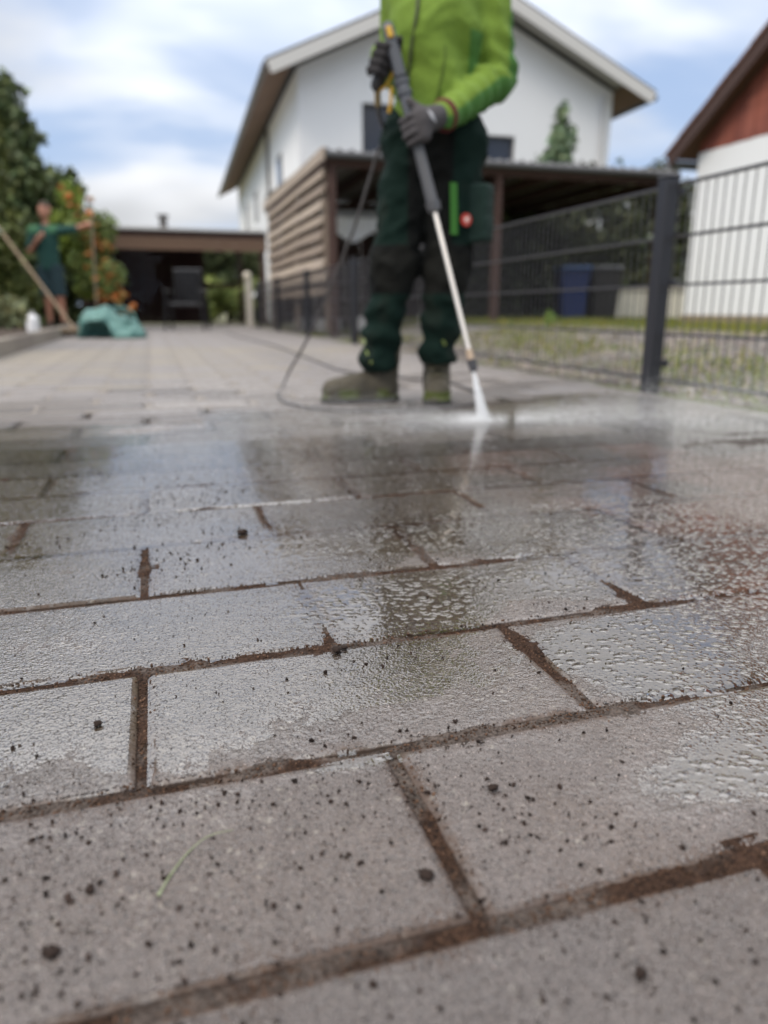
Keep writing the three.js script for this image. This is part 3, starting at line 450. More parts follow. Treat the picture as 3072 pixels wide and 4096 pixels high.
// ---------------------------------------------------------------- outbuilding with red boarded gable on the right
{
  const b = thing('outbuilding', 'white-walled outbuilding with red boarded gable and tiled roof', 'building', [6.83, 0, 0.08]);
  const z0 = -8.7, zr = -5.2, z1 = -1.7, top = 2.26, sl = 0.656;
  part(b, 'wall', bx(0.3, top - 0.28, z1 - z0, 0.15, 0.28 + (top - 0.28) / 2, (z0 + z1) / 2), white);
  part(b, 'rear_wall', bx(6, top - 0.28, 0.3, 3.302, 0.28 + (top - 0.28) / 2, z0 + 0.15), white);
  part(b, 'plinth', bx(0.34, 0.32, z1 - z0 + 0.04, 0.15, 0.118, (z0 + z1) / 2), std(0.36, 0.29, 0.20, 0.95, { map: concC }));
  const red = [[0.25, 0.075, 0.05], [0.22, 0.066, 0.046], [0.27, 0.085, 0.058]].map((c) => new THREE.MeshStandardMaterial({ map: woodTex(...c), roughness: 0.75 }));
  const H = (z) => top + 0.10 + Math.max(0, (z < zr ? z - z0 : z1 - z) * sl);
  const nB = 46, w = (z1 - z0) / nB;
  for (let i = 0; i < nB; i++) { const a = z0 + i * w + 0.004, c = a + w - 0.008, s = new THREE.Shape([[a, top + 0.002], [c, top + 0.002], [c, H(c)], [a, H(a)]].map((p) => new THREE.Vector2(...p))); part(b, 'gable_board', new THREE.ExtrudeGeometry(s, { depth: 0.022 + (i % 2) * 0.006, bevelEnabled: false }).rotateY(-Math.PI / 2).translate(0.02, 0, 0), red[(i * 7) % 3]); }
  part(b, 'backing', new THREE.ExtrudeGeometry(new THREE.Shape([[z0, top + 0.004], [z1, top + 0.004], [z1, H(z1) - 0.02], [zr, H(zr) - 0.02], [z0, H(z0) - 0.02]].map((p) => new THREE.Vector2(...p))), { depth: 0.1, bevelEnabled: false }).rotateY(-Math.PI / 2).translate(0.14, 0, 0), woodDark[0]);
  const ang = Math.atan(sl), len = (zr - z0 + 0.30) / Math.cos(ang);
  for (const sx of [-1, 1]) {
    const put = (g) => g.translate(0, 0, sx * len / 2).rotateX(sx * ang).translate(0, H(zr) + 0.04, zr);
    const r = part(b, 'roof', put(bx(6.6, 0.05, len, 3.1, 0.06, 0)), std(0.16, 0.075, 0.055, 0.8));
    part(r, 'barge_board', put(bx(0.03, 0.15, len, -0.215, 0.0, 0)), woodDark[0]);
    // course ends of the roof tiles along the verge
    for (let i = 0; i < 14; i++) part(r, 'verge_tile', put(bx(0.16, 0.03, len / 14 + 0.03, -0.17, 0.10 + 0.008 * (i % 2), -len / 2 + (i + 0.5) * len / 14).rotateX(0)), std(0.17, 0.08, 0.058, 0.8));
    part(r, 'gutter', put(new THREE.CylinderGeometry(0.055, 0.055, 6.6, 10).rotateZ(Math.PI / 2).translate(3.1, 0.0, sx * (len / 2 + 0.05))), std(0.16, 0.16, 0.17, 0.35));
  }
}
// ---------------------------------------------------------------- flat-roofed carport at the end of the drive
{
  const t = thing('rear_carport', 'low flat-roofed brown carport closing the end of the drive', 'carport', [0, 0, 0]);
  const zf = -17.6, zb = -22, xl = -1.4, xr = 2.55;
  part(t, 'roof', bx(xr - xl + 0.2, 0.05, zf - zb + 0.3, (xl + xr) / 2, 2.02, (zf + zb) / 2), std(0.55, 0.54, 0.52, 0.6));
  for (let i = 0; i < 3; i++) part(t, 'fascia_board', bx(xr - xl + 0.1, 0.125, 0.03, (xl + xr) / 2, 1.925 - i * 0.13, zf + 0.06 + 0.008 * (i % 2)), [woodDark[2], woodMid, woodMid][i]);
  const raf = bx(0.08, 0.14, zf - zb, 0, 0, (zf + zb) / 2); for (let i = 0; i < 9; i++) part(t, 'rafter', raf, woodDark[2]).position.set(xl + 0.15 + i * 0.45, 1.9, 0);
  for (const x of [xl + 0.08, xr - 0.05]) for (const z of [zf, zb]) part(t, 'post', rb(0.12, 2.0, 0.12, 0.01, x, 0.98, z), woodDark[0]);
  const wine = [std(0.035, 0.013, 0.013, 0.9), std(0.030, 0.011, 0.011, 0.9)], bd = bx(0.163, 1.98, 0.025); for (let i = 0; i < 17; i++) part(t, 'wall_board', bd, wine[i % 2]).position.set(xl + 0.1 + i * 0.165, 0.99, zb + 1.4);
  const sb = bx(0.025, 1.9, 0.2); for (let i = 0; i < 21; i++) part(t, 'side_board', sb, wine[i % 2]).position.set(xl + 0.04, 0.98, zb + 0.2 + i * 0.208);
  part(t, 'cross_rail', bx(1.5, 0.12, 0.05, 1.75, 1.0, zb + 0.02), woodDark[2]);
  const fl = part(t, 'flue_pipe', merge([new THREE.CylinderGeometry(0.09, 0.1, 0.42, 14).translate(0.45, 2.25, -19.5), new THREE.CylinderGeometry(0.14, 0.14, 0.05, 14).translate(0.45, 2.5, -19.5)]), std(0.07, 0.065, 0.06, 0.5));
  const p = thing('timber_post', 'pale squared timber post beside the rear carport', 'post', [2.02, 0, -16.4]); part(p, 'post', rb(0.13, 0.98, 0.13, 0.01, 0, 0.48, 0), std(0.5, 0.46, 0.41, 0.8)); part(p, 'cap', new THREE.SphereGeometry(0.085, 16, 12).translate(-0.02, 1.03, 0), std(0.62, 0.56, 0.46, 0.5));
}
{ // black garden armchair in front of the rear carport
  const c = thing('garden_chair', 'black plastic garden armchair in front of the rear carport', 'chair', [0.60, 0, -13.7], -0.25);
  const m = std(0.012, 0.012, 0.014, 0.3);
  part(c, 'seat', rb(0.5, 0.05, 0.5, 0.02, 0, 0.43, 0), m);
  const bk = part(c, 'backrest', merge([rb(0.05, 0.6, 0.05, 0.02, -0.22, 0.72, -0.27), rb(0.05, 0.6, 0.05, 0.02, 0.22, 0.72, -0.27), rb(0.49, 0.07, 0.045, 0.02, 0, 1.0, -0.28)]), m);
  for (let i = 0; i < 5; i++) part(bk, 'slat', rb(0.05, 0.5, 0.02, 0.008, -0.14 + i * 0.07, 0.72, -0.27), m);
  for (const s of [-1, 1]) { part(c, 'armrest', rb(0.07, 0.035, 0.52, 0.016, s * 0.30, 0.66, -0.02), m); for (const z of [0.22, -0.25]) part(c, 'leg', rod(V(s * 0.29, 0.65, z), V(s * 0.33, 0, z * 1.15), 0.024, 0.02), m); }
}

// ---------------------------------------------------------------- trees, hedges and shrubs
function plant(name, label, category, x, z, lobes, count, size, colour, trunk, seed, y = 0.05, group) {
  const t = thing(name, label, category, [x, y, z], 0, group), r = mulberry(seed);
  part(t, 'crown', foliage(lobes, count, size, colour, 0.45, r), leafMat);
  const [tr, th] = trunk; part(t, 'trunk', merge([rod(V(0, -0.12, 0), V(0.02, th, 0), tr, tr * 0.45, 9), ...lobes.slice(0, 6).map((l) => rod(V(0.01, th * 0.55, 0), V(l[0] * 0.8, l[1], l[2] * 0.8), tr * 0.4, tr * 0.12, 6))]), barkMat);
  return t;
}
const column = (h, r, n, seed, cone) => { const q = mulberry(seed), o = []; for (let i = 0; i < n; i++) { const t = i / (n - 1), k = r * (cone ? 0.12 + 0.88 * Math.pow(1 - t, 0.85) : 1 - 0.75 * t * t) * (0.75 + 0.4 * q()); o.push([(q() - 0.5) * k * 0.5, 0.15 + t * (h - 0.4), (q() - 0.5) * k * 0.5, k, h / n * 1.1, k]); } return o; };
const cloud = (w, y0, y1, d, n, seed, r0, r1) => { const q = mulberry(seed), o = []; for (let i = 0; i < n; i++) { const r = r0 + (r1 - r0) * q(); o.push([(q() - 0.5) * w, y0 + (y1 - y0) * q(), (q() - 0.5) * d, r, r * 0.85, r]); } return o; };
const dark = [0.085, 0.115, 0.040], olive = [0.105, 0.125, 0.028];
plant('thuja_tree', 'tall dark olive columnar conifer at the left edge behind the shrubs', 'tree', -2.35, -13.2, column(4.5, 0.75, 14, 11), 9000, 0.075, olive, [0.1, 3], 21);
plant('thuja_tree', 'dark conifer beyond the left edge next to the columnar conifer', 'tree', -3.0, -11.4, column(3.9, 0.7, 12, 12), 6000, 0.08, olive, [0.1, 2.7], 22);
plant('pine_tree', 'tall dark green conifer behind the second worker', 'tree', -2.05, -15.2, [...column(4.3, 1.4, 20, 13, true), [0.75, 2.3, 0, 0.35, 0.45, 0.4], [0.9, 1.7, 0.2, 0.35, 0.5, 0.4]], 22000, 0.10, dark, [0.14, 3.4], 23);
plant('broadleaf_tree', 'taller dark tree at the far left behind the conifers', 'tree', -4.3, -15.5, cloud(2.4, 1.5, 5.2, 2, 24, 14, 0.5, 0.8), 9000, 0.12, dark, [0.15, 4], 24);
plant('grey_shrub', 'dark grey-green rounded shrub cut by the left edge', 'shrub', -1.72, -7.75, cloud(0.5, 0.3, 1.0, 0.6, 9, 15, 0.25, 0.36), 5000, 0.04, [0.15, 0.175, 0.14], [0.03, 0.6], 25);
plant('olive_shrub', 'low pale olive shrub over the kerb at the left edge', 'shrub', -1.42, -7.2, cloud(0.45, 0.15, 0.42, 0.8, 8, 16, 0.16, 0.24), 4200, 0.035, [0.25, 0.26, 0.13], [0.02, 0.3], 26);
plant('leafy_shrub', 'yellow-green leafy shrub between second worker and flowers', 'shrub', -1.12, -14.1, [...cloud(0.5, 0.5, 1.9, 0.5, 10, 17, 0.2, 0.34), [0.0, 2.1, 0, 0.22, 0.25, 0.2]], 4500, 0.06, [0.26, 0.34, 0.06], [0.03, 1.4], 27);
{
  const t = plant('flowering_shrub', 'climbing shrub covered in large orange flowers beside the rear carport', 'shrub', -0.78, -13.5, cloud(0.5, 0.35, 1.8, 0.5, 12, 18, 0.18, 0.3), 3600, 0.05, [0.15, 0.20, 0.05], [0.03, 1.5], 28, 0.02);
  const fl = merge([0, 1, 2, 3, 4].map((k) => new THREE.SphereGeometry(0.032, 6, 4).scale(0.75, 0.22, 1.25).translate(0, 0.008, 0.036).rotateX(-0.5 - 0.1 * (k % 2)).rotateY(k * 1.2566)));
  const fm = [std(0.50, 0.15, 0.025, 0.6), std(0.42, 0.17, 0.04, 0.6), std(0.36, 0.22, 0.05, 0.6)], q = mulberry(31);
  for (let i = 0; i < 90; i++) { const a = i / 90, f = part(t, 'flower', fl, fm[i % 3]); f.position.set(lerp(-0.2, 0.34, a) + (q() - 0.5) * 0.46, lerp(1.95, 0.3, a) + (q() - 0.5) * 0.5, 0.12 + q() * 0.26); f.scale.setScalar(0.5 + 0.7 * q()); f.rotation.set(q() * 6, q() * 6, 0); }
}
plant('garden_conifer', 'slim green conifer standing before the white house gable', 'tree', 8.35, -14.9, column(4.4, 1.25, 22, 41, true), 20000, 0.09, [0.13, 0.19, 0.10], [0.09, 3], 42, 0.1);
for (const [x, z, h, s, l] of [[9.4, -20.5, 4.2, 51, 'small dark conifer tip above the carport roof nearest the house'], [10.7, -20.8, 4.0, 52, 'small dark conifer tip above the carport roof in the middle'], [11.9, -20.4, 4.5, 53, 'pointed dark conifer tip above the carport roof near the outbuilding'], [13.0, -20.6, 4.2, 54, 'broad dark conifer beside the outbuilding roof corner']]) plant('spruce_tree', l, 'tree', x + 1.6, z, column(h, 0.8, 14, s, true), 3600, 0.12, [0.10, 0.14, 0.055], [0.1, 3.4], s + 9, 0.1, 'conifers beyond the carport');
{
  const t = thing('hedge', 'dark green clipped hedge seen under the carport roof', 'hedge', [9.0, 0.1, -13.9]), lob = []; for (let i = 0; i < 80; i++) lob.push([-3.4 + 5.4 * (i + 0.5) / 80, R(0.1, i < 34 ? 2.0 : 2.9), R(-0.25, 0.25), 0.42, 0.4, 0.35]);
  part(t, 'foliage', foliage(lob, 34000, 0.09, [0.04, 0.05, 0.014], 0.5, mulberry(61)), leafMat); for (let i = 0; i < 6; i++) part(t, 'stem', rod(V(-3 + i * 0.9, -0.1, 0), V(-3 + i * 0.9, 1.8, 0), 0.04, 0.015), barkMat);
}
plant('rear_shrub', 'bright green shrub seen through the open side of rear carport', 'shrub', 2.2, -23.4, cloud(1.6, 0.2, 1.1, 0.8, 12, 62, 0.3, 0.45), 4000, 0.08, [0.24, 0.30, 0.09], [0.04, 0.6], 63);
plant('background_tree', 'dark tree mass behind the rear carport opening', 'tree', 2.6, -26.5, cloud(4.5, 0.2, 2.7, 1.2, 40, 64, 0.45, 0.6), 13000, 0.12, [0.08, 0.10, 0.04], [0.1, 1.2], 65);

{
  const t = thing('privet_hedge', 'dark hedge closing the planting bed behind the second worker', 'hedge', [-3.6, 0.05, -16.6]), lob = []; for (let i = 0; i < 70; i++) lob.push([R(-3, 2.2), R(-0.1, 1.6), R(-0.2, 0.2), 0.45, 0.42, 0.35]);
  part(t, 'foliage', foliage(lob, 16000, 0.12, [0.06, 0.08, 0.025], 0.5, mulberry(67)), leafMat); for (let i = 0; i < 6; i++) part(t, 'stem', rod(V(-2.8 + i * 0.95, -0.1, 0), V(-2.8 + i * 0.95, 1.5, 0), 0.04, 0.015), barkMat);
}
// ---------------------------------------------------------------- second worker in the planting bed, with tool pole
const skin = [0.42, 0.20, 0.13];
function headSdf(c, s, turn) {  // skull, jaw, nose, ears; faces +z before the turn
  const cs = Math.cos(turn), sn = Math.sin(turn);
  return (X, Y, Z) => { let x = (X - c[0]) / s, y = (Y - c[1]) / s, z = (Z - c[2]) / s; [x, z] = [x * cs - z * sn, x * sn + z * cs];
    let d = (Math.hypot(x / 0.076, (y - 0.02) / 0.098, (z + 0.012) / 0.096) - 1) * 0.076;
    d = smin(d, (Math.hypot(x / 0.058, (y + 0.055) / 0.062, (z - 0.02) / 0.066) - 1) * 0.058, 0.03);
    d = smin(d, cap(x, y, z, [0, 0.012, 0.082], [0, -0.022, 0.104], 0.010, 0.014), 0.012);
    d = smin(d, cap(x, y, z, [-0.022, -0.060, 0.080], [0.022, -0.060, 0.080], 0.007, 0.007), 0.012);
    for (const k of [-1, 1]) { d = smin(d, (Math.hypot((x - k * 0.078) / 0.010, (y + 0.002) / 0.03, (z + 0.01) / 0.02) - 1) * 0.010, 0.008); d = Math.max(d, -(Math.hypot(x - k * 0.031, y - 0.018, z - 0.093) - 0.013)); }
    return d * s; };
}
function hairGeo(c, s, turn, m, parent, back = 0.0) { const cs = Math.cos(turn), sn = Math.sin(turn); const f = (X, Y, Z) => { let x = (X - c[0]) / s, y = (Y - c[1]) / s, z = (Z - c[2]) / s; [x, z] = [x * cs - z * sn, x * sn + z * cs]; const d = (Math.hypot(x / 0.083, (y - 0.026) / 0.104, (z + 0.016) / 0.102) - 1) * 0.083 + 0.003 * (vn3(x * 60, y * 40, z * 60) - 0.5); return Math.max(d, -(y - 0.045 + (z < 0 ? z * 1.4 : z * -0.25) + back)) * s; }; const r = 0.14 * s; return part(parent, 'hair', netMesh(f, [c[0] - r, c[1] - r, c[2] - r], [c[0] + r, c[1] + r, c[2] + r], 0.006 * s), m); }
{
  const [px, pz] = site(-4.93, 11.4), p = thing('person', 'distant worker in dark green shirt and shorts leaning on a tool pole', 'person', [px, 0.05, pz], -YAW);
  const oy = -0.03, hd = headSdf([0.03, 1.70 + oy, 0.02], 1.02, -0.2);
  const arm = (x, y, z) => Math.min(
    smin(smin(cap(x, y, z, [-0.19, 1.40, 0], [-0.235, 1.12, 0.02], 0.05, 0.042), cap(x, y, z, [-0.235, 1.12, 0.02], [-0.03, 1.27, 0.19], 0.04, 0.03), 0.02), smin(cap(x, y, z, [-0.03, 1.27, 0.19], [0.045, 1.33, 0.21], 0.035, 0.03), cap(x, y, z, [0.03, 1.32, 0.2], [0.055, 1.38, 0.19], 0.012, 0.01), 0.01), 0.02),
    smin(smin(cap(x, y, z, [0.21, 1.40, 0], [0.43, 1.42, 0.05], 0.05, 0.042), cap(x, y, z, [0.43, 1.42, 0.05], [0.62, 1.47, 0.06], 0.038, 0.028), 0.02), cap(x, y, z, [0.62, 1.47, 0.06], [0.69, 1.48, 0.06], 0.036, 0.04), 0.02));
  const legs = (x, y, z) => Math.min(smin(cap(x, y, z, [-0.08, 0.86, 0], [-0.05, 0.46, 0.03], 0.085, 0.056), cap(x, y, z, [-0.05, 0.46, 0.03], [-0.08, 0.06, -0.02], 0.055, 0.036), 0.03), smin(cap(x, y, z, [0.10, 0.86, 0], [0.13, 0.46, 0.05], 0.085, 0.056), cap(x, y, z, [0.13, 0.46, 0.05], [0.14, 0.06, 0], 0.055, 0.036), 0.03));
  const core = (x, y, z) => smin(smin(cap(x, y, z * 1.25, [0.01, 0.92, 0], [0.01, 1.34, 0], 0.135, 0.15), cap(x, y, z, [-0.15, 1.40, 0], [0.17, 1.40, 0], 0.06, 0.06), 0.06), cap(x, y, z, [0.02, 1.42, 0], [0.03, 1.60, 0.01], 0.055, 0.05), 0.03);
  part(p, 'body', netMesh((x, y, z) => Math.min(smin(smin(core(x, y, z) + 0.012, arm(x, y, z), 0.03), legs(x, y, z), 0.03), hd(x, y, z)), [-0.4, 0.0, -0.25], [0.8, 1.9, 0.35], 0.013), std(...skin, 0.55));
  hairGeo([0.03, 1.70 + oy, 0.02], 1.02, -0.2, std(0.05, 0.03, 0.02, 0.8), p);
  part(p, 'shirt', netMesh((x, y, z) => { const sl = Math.min(cap(x, y, z, [-0.18, 1.40, 0], [-0.225, 1.19, 0.015], 0.068, 0.068), cap(x, y, z, [0.19, 1.40, 0], [0.46, 1.42, 0.05], 0.066, 0.06)); return Math.max(smin(core(x, y, z) - 0.012, sl, 0.04) + 0.008 * (vn3(x * 14, y * 22, z * 14) - 0.5), 0.84 - y, y - 1.475); }, [-0.36, 0.8, -0.22], [0.58, 1.56, 0.22], 0.012, (x, y) => (y > 1.36 && Math.abs(x - 0.01) > 0.06 && x < 0.2) ? [0.05, 0.15, 0.075] : [0.012, 0.058, 0.047]), std(1, 1, 1, 0.9, { vertexColors: true }));
  part(p, 'shorts', netMesh((x, y, z) => { const l = Math.min(cap(x, y, z, [-0.08, 0.86, 0], [-0.05, 0.44, 0.03], 0.105, 0.10), cap(x, y, z, [0.10, 0.86, 0], [0.13, 0.44, 0.045], 0.105, 0.10)); return Math.max(smin(l, cap(x, y, z * 1.2, [-0.05, 0.9, 0], [0.07, 0.9, 0], 0.115, 0.115), 0.05) + 0.008 * (vn3(x * 12, y * 20, z * 12) - 0.5), 0.49 - y, y - 0.93); }, [-0.3, 0.42, -0.22], [0.36, 1.0, 0.24], 0.012), std(0.012, 0.032, 0.038, 0.9));
  for (const [x, z, k] of [[-0.08, -0.02, -0.12], [0.14, 0, 0.15]]) part(p, 'boot', netMesh((X, Y, Z) => { const a = X - x - k * Math.max(0, Z - z) * 0.3, b = Z - z; return Math.max(smin(cap(a, Y, b, [0, 0.045, -0.04], [0, 0.035, 0.15], 0.048, 0.042), cap(a, Y, b, [0, 0.05, -0.01], [0, 0.16, -0.01], 0.052, 0.055), 0.03), -Y, Y - 0.17); }, [x - 0.15, -0.02, z - 0.12], [x + 0.15, 0.2, z + 0.24], 0.009), std(0.05, 0.04, 0.028, 0.8));
  const [qx, qz] = site(-4.24, 11.34), t = thing('garden_fork', 'upright pole of a garden fork held by the distant worker', 'tool', [qx, 0, qz], -YAW);
  part(t, 'handle', rod(V(-0.03, 0.2, 0), V(0.03, 1.62, 0), 0.013), std(0.22, 0.17, 0.12, 0.7)); part(t, 'fork_head', merge([bx(0.2, 0.025, 0.025, -0.03, 0.2, 0), ...[-0.09, -0.03, 0.03, 0.09].map((x) => rod(V(x - 0.03, 0.2, 0), V(x - 0.03, -0.03, 0), 0.008, 0.004))]), steelGrey);
}
{ // broom leaning to the left over the kerb
  const a = site(-3.98, 9.75), b = site(-4.95, 9.85), t = thing('broom', 'wooden-handled broom leaning from the drive onto the shrubs', 'broom', [a[0], 0, a[1]]);
  part(t, 'handle', rod(V(0, 0.10, 0), V(b[0] - a[0], 1.5, b[1] - a[1]), 0.016, 0.016), std(0.34, 0.25, 0.165, 0.7));
  part(t, 'head', rb(0.36, 0.05, 0.07, 0.012, 0, 0.09, 0).rotateY(0.4), std(0.24, 0.17, 0.11, 0.8));
  const q = mulberry(71), br = []; for (let i = 0; i < 90; i++) { const x = (q() - 0.5) * 0.34, z = (q() - 0.5) * 0.05; br.push(rod(V(x, 0.07, z), V(x * 1.12, 0.002, z * 1.6), 0.003, 0.002, 4)); } const bm = part(t, 'bristles', merge(br).rotateY(0.4), std(0.09, 0.07, 0.05, 0.9)); bm.userData.kind = 'stuff';
  const j = site(-4.46, 9.65), c = thing('canister', 'small white canister standing on the planting bed', 'canister', [j[0], 0.07, j[1]]);
  part(c, 'body', new THREE.LatheGeometry([[0, 0], [0.072, 0], [0.078, 0.01], [0.078, 0.16], [0.06, 0.195], [0.026, 0.21], [0.026, 0.225], [0, 0.225]].map((p) => new THREE.Vector2(...p)), 20), std(0.75, 0.75, 0.76, 0.4)); part(c, 'cap', new THREE.CylinderGeometry(0.029, 0.029, 0.03, 16).translate(0, 0.24, 0), std(0.5, 0.5, 0.52, 0.4));
}
{ // teal garden sack lying on the drive, mouth towards us
  const [x, z] = site(-3.43, 9.5), s = thing('garden_sack', 'crumpled teal garden waste sack lying open on the drive', 'sack', [x, 0, z], -YAW);
  const mouth = (X, Y, Z) => (Math.hypot((X + 0.10) / 0.23, (Y - 0.0) / 0.21, (Z - 0.27) / 0.34) - 1) * 0.2 + 0.05 * (vn3(X * 11 + 5, Y * 11, Z * 11) - 0.5);
  const f = (X, Y, Z) => { let d = (Math.hypot((X + 0.10) / 0.30, Y / 0.39, Z / 0.32) - 1) * 0.28; d = smin(d, (Math.hypot((X - 0.20) / 0.26, Y / 0.24, Z / 0.30) - 1) * 0.22, 0.10); d = smin(d, cap(X, Y, Z, [-0.36, 0.14, 0.05], [-0.1, 0.33, 0.0], 0.05, 0.08), 0.06); d = smin(d, cap(X, Y, Z, [0.2, 0.2, 0.02], [0.42, 0.05, 0.06], 0.07, 0.04), 0.06); d += 0.075 * (vn3(X * 8, Y * 8, Z * 8) - 0.5) + 0.04 * Math.abs(vn3(X * 17 + Y * 9, Y * 17, Z * 17) - 0.5); return Math.max(d, -mouth(X, Y, Z), -Y + 0.004); };
  part(s, 'sack', netMesh(f, [-0.5, -0.02, -0.42], [0.52, 0.58, 0.42], 0.013), std(0.075, 0.185, 0.165, 0.5, { side: THREE.DoubleSide }));
  for (const k of [-1, 1]) part(s, 'carry_strap', tube([[0.05, 0.36, 0.1 * k], [0.16, 0.37, 0.14 * k], [0.27, 0.28, 0.14 * k], [0.3, 0.2, 0.12 * k]], 0.012, 24, 6), std(0.07, 0.18, 0.16, 0.6));
}

// ---------------------------------------------------------------- worker with the pressure lance (local axes: x to our right, z towards us)
{
  const [px, pz] = site(0, 2.836), p = thing('person', 'worker in lime green jacket and dark green work trousers holding the pressure lance', 'person', [px, 0, pz], -YAW);
  const fold = (x, y, z, k) => vn3(x * 9 + 3, y * 20 + x * 7, z * 9) - 0.5 + 0.6 * (vn3(x * 22, y * 42 - x * 16, z * 22 + 7) - 0.5) * k;
  const ridge = (x, y, z, k) => 0.25 - Math.abs(vn3(x * 9 * k + y * 7, y * 13 * k - x * 10, z * 9 * k) - 0.5) - 0.6 * Math.abs(vn3(x * 19 * k - y * 12, y * 25 * k + x * 14, z * 19 * k + 5) - 0.5);
  // jacket
  const TY = 0.34, tc = Math.cos(TY), ts = Math.sin(TY);
  const torso = (x, y, z) => { const X = (x - 0.172) * tc - z * ts, Z = ((x - 0.172) * ts + z * tc) * 1.22; return smin(smin(cap(X, y, Z, [0, 0.97, 0], [0, 1.24, 0], 0.140, 0.143), cap(X * 0.95, y, Z, [0.008, 1.28, 0], [0.008, 1.36, -0.01], 0.145, 0.14), 0.08), cap(X, y, Z, [-0.10, 1.42, -0.01], [0.14, 1.42, -0.01], 0.07, 0.075), 0.08); };
  const sh1 = [0.345, 1.41, -0.03], el1 = [0.392, 1.115, -0.035], wr1 = [0.196, 0.948, 0.188];
  const sh2 = [0.062, 1.40, -0.02], el2 = [0.045, 1.17, -0.13], wr2 = [0.0, 1.140, 0.12];
  const slv = (x, y, z) => { let d = smin(cap(x, y, z, sh1, el1, 0.078, 0.066), cap(x, y, z, el1, wr1, 0.066, 0.047), 0.03);
    const ax = wr1[0] - el1[0], ay = wr1[1] - el1[1], az = wr1[2] - el1[2], t = ((x - el1[0]) * ax + (y - el1[1]) * ay + (z - el1[2]) * az) / (ax * ax + ay * ay + az * az);
    d += 0.0055 * Math.sin(t * 34 + 5 * vn3(x * 12, y * 12, z * 12)) * sst(-0.5, 0.1, t) * sst(1.05, 0.8, t);
    const q = (y - el1[1]); if (q > 0) d += 0.006 * Math.sin(q * 90 + x * 40 + 4 * vn3(x * 10, y * 10, z * 10)) * sst(0.28, 0.05, q); return d; };
  const slv2 = (x, y, z) => smin(cap(x, y, z, sh2, el2, 0.075, 0.062), cap(x, y, z, el2, wr2, 0.06, 0.045), 0.03);
  const jacket = (x, y, z) => { const a = 0.3 * x - 0.95 * y; const crease = 0.010 * fold(x, y, z, 1) - 0.022 * ridge(x, y, z, 0.8) + 0.010 * Math.sin((y * 0.8 + x * 1.1) * 26 + 3.4 * vn3(x * 5, y * 5, z * 5)) * sst(1.32, 1.1, y) * sst(0.92, 1.0, y);
    let b = torso(x, y, z) + crease; b = Math.max(b, 0.945 - y); const hem = Math.max(torso(x, y, z) - 0.004, Math.abs(y - 0.965) - 0.022); b = Math.min(b, hem);
    b = smin(smin(b, slv(x, y, z) + 0.004 * fold(x, y, z, 1), 0.022), slv2(x, y, z), 0.022); return smin(b, Math.max(cap(x, y, z, [0.185, 1.44, -0.01], [0.188, 1.53, 0.0], 0.072, 0.068), y - 1.545), 0.03); };
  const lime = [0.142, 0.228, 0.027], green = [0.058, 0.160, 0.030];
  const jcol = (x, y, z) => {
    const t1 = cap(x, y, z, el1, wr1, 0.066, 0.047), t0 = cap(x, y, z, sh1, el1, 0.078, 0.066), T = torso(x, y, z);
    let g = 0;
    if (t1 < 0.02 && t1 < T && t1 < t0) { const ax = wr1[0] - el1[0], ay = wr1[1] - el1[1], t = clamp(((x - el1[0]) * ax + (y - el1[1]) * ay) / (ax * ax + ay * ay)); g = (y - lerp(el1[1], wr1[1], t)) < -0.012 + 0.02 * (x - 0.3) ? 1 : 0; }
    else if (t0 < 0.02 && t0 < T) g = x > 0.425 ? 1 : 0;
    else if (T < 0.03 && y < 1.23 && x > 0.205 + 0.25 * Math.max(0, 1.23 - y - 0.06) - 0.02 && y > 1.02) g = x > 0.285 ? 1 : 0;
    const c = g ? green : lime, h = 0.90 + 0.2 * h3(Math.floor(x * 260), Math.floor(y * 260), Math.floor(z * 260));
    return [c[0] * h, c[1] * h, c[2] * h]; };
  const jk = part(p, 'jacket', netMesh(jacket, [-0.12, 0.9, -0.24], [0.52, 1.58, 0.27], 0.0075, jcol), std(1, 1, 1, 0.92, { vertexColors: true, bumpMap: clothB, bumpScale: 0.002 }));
  const front = (f, x, y, z = 0.4) => { for (let i = 0; i < 300 && z > -0.3; i++) { const d = f(x, y, z); if (d < 0.0015) break; z -= Math.max(d * 0.6, 0.0015); } return z; };
  part(jk, 'zip', tube([[0.118, 1.44], [0.112, 1.34], [0.104, 1.25], [0.090, 1.17], [0.079, 1.08], [0.074, 1.0], [0.074, 0.955]].map(([x, y]) => [x, y, front(jacket, x, y) + 0.001]), 0.0055, 60, 6), std(0.05, 0.062, 0.022, 0.6));
  part(jk, 'pocket_seam', tube([[0.20, 1.17], [0.196, 1.11], [0.183, 1.05], [0.175, 1.0]].map(([x, y]) => [x, y, front(jacket, x, y)]), 0.0035, 40, 5), std(0.07, 0.11, 0.015, 0.9));
  // trousers
  const L = { h: [0.098, 0.88, 0.0], k: [0.036, 0.50, 0.035], a: [-0.030, 0.13, -0.005] }, Q = { h: [0.252, 0.88, 0.0], k: [0.226, 0.48, 0.045], a: [0.203, 0.165, -0.015] };
  const trousers = (x, y, z) => {
    let l = smin(cap(x, y, z, L.h, L.k, 0.100, 0.080), cap(x, y, z, L.k, L.a, 0.080, 0.064), 0.03), r = smin(cap(x, y, z, Q.h, Q.k, 0.105, 0.078), cap(x, y, z, Q.k, Q.a, 0.078, 0.066), 0.03);
    const low = sst(0.55, 0.25, y); const ring = 0.011 * low * Math.sin(y * 64 + x * 18 + 5 * vn3(x * 9, y * 9, z * 9));
    l += ring; r += ring;
    let d = smin(l, r, 0.035); d = smin(d, cap(x, y, z * 1.1, [0.10, 0.93, 0], [0.25, 0.93, 0], 0.105, 0.105), 0.05); d = smin(d, cap(x, y, z, [0.172, 0.86, 0.0], [0.165, 0.73, 0.01], 0.075, 0.055), 0.05);
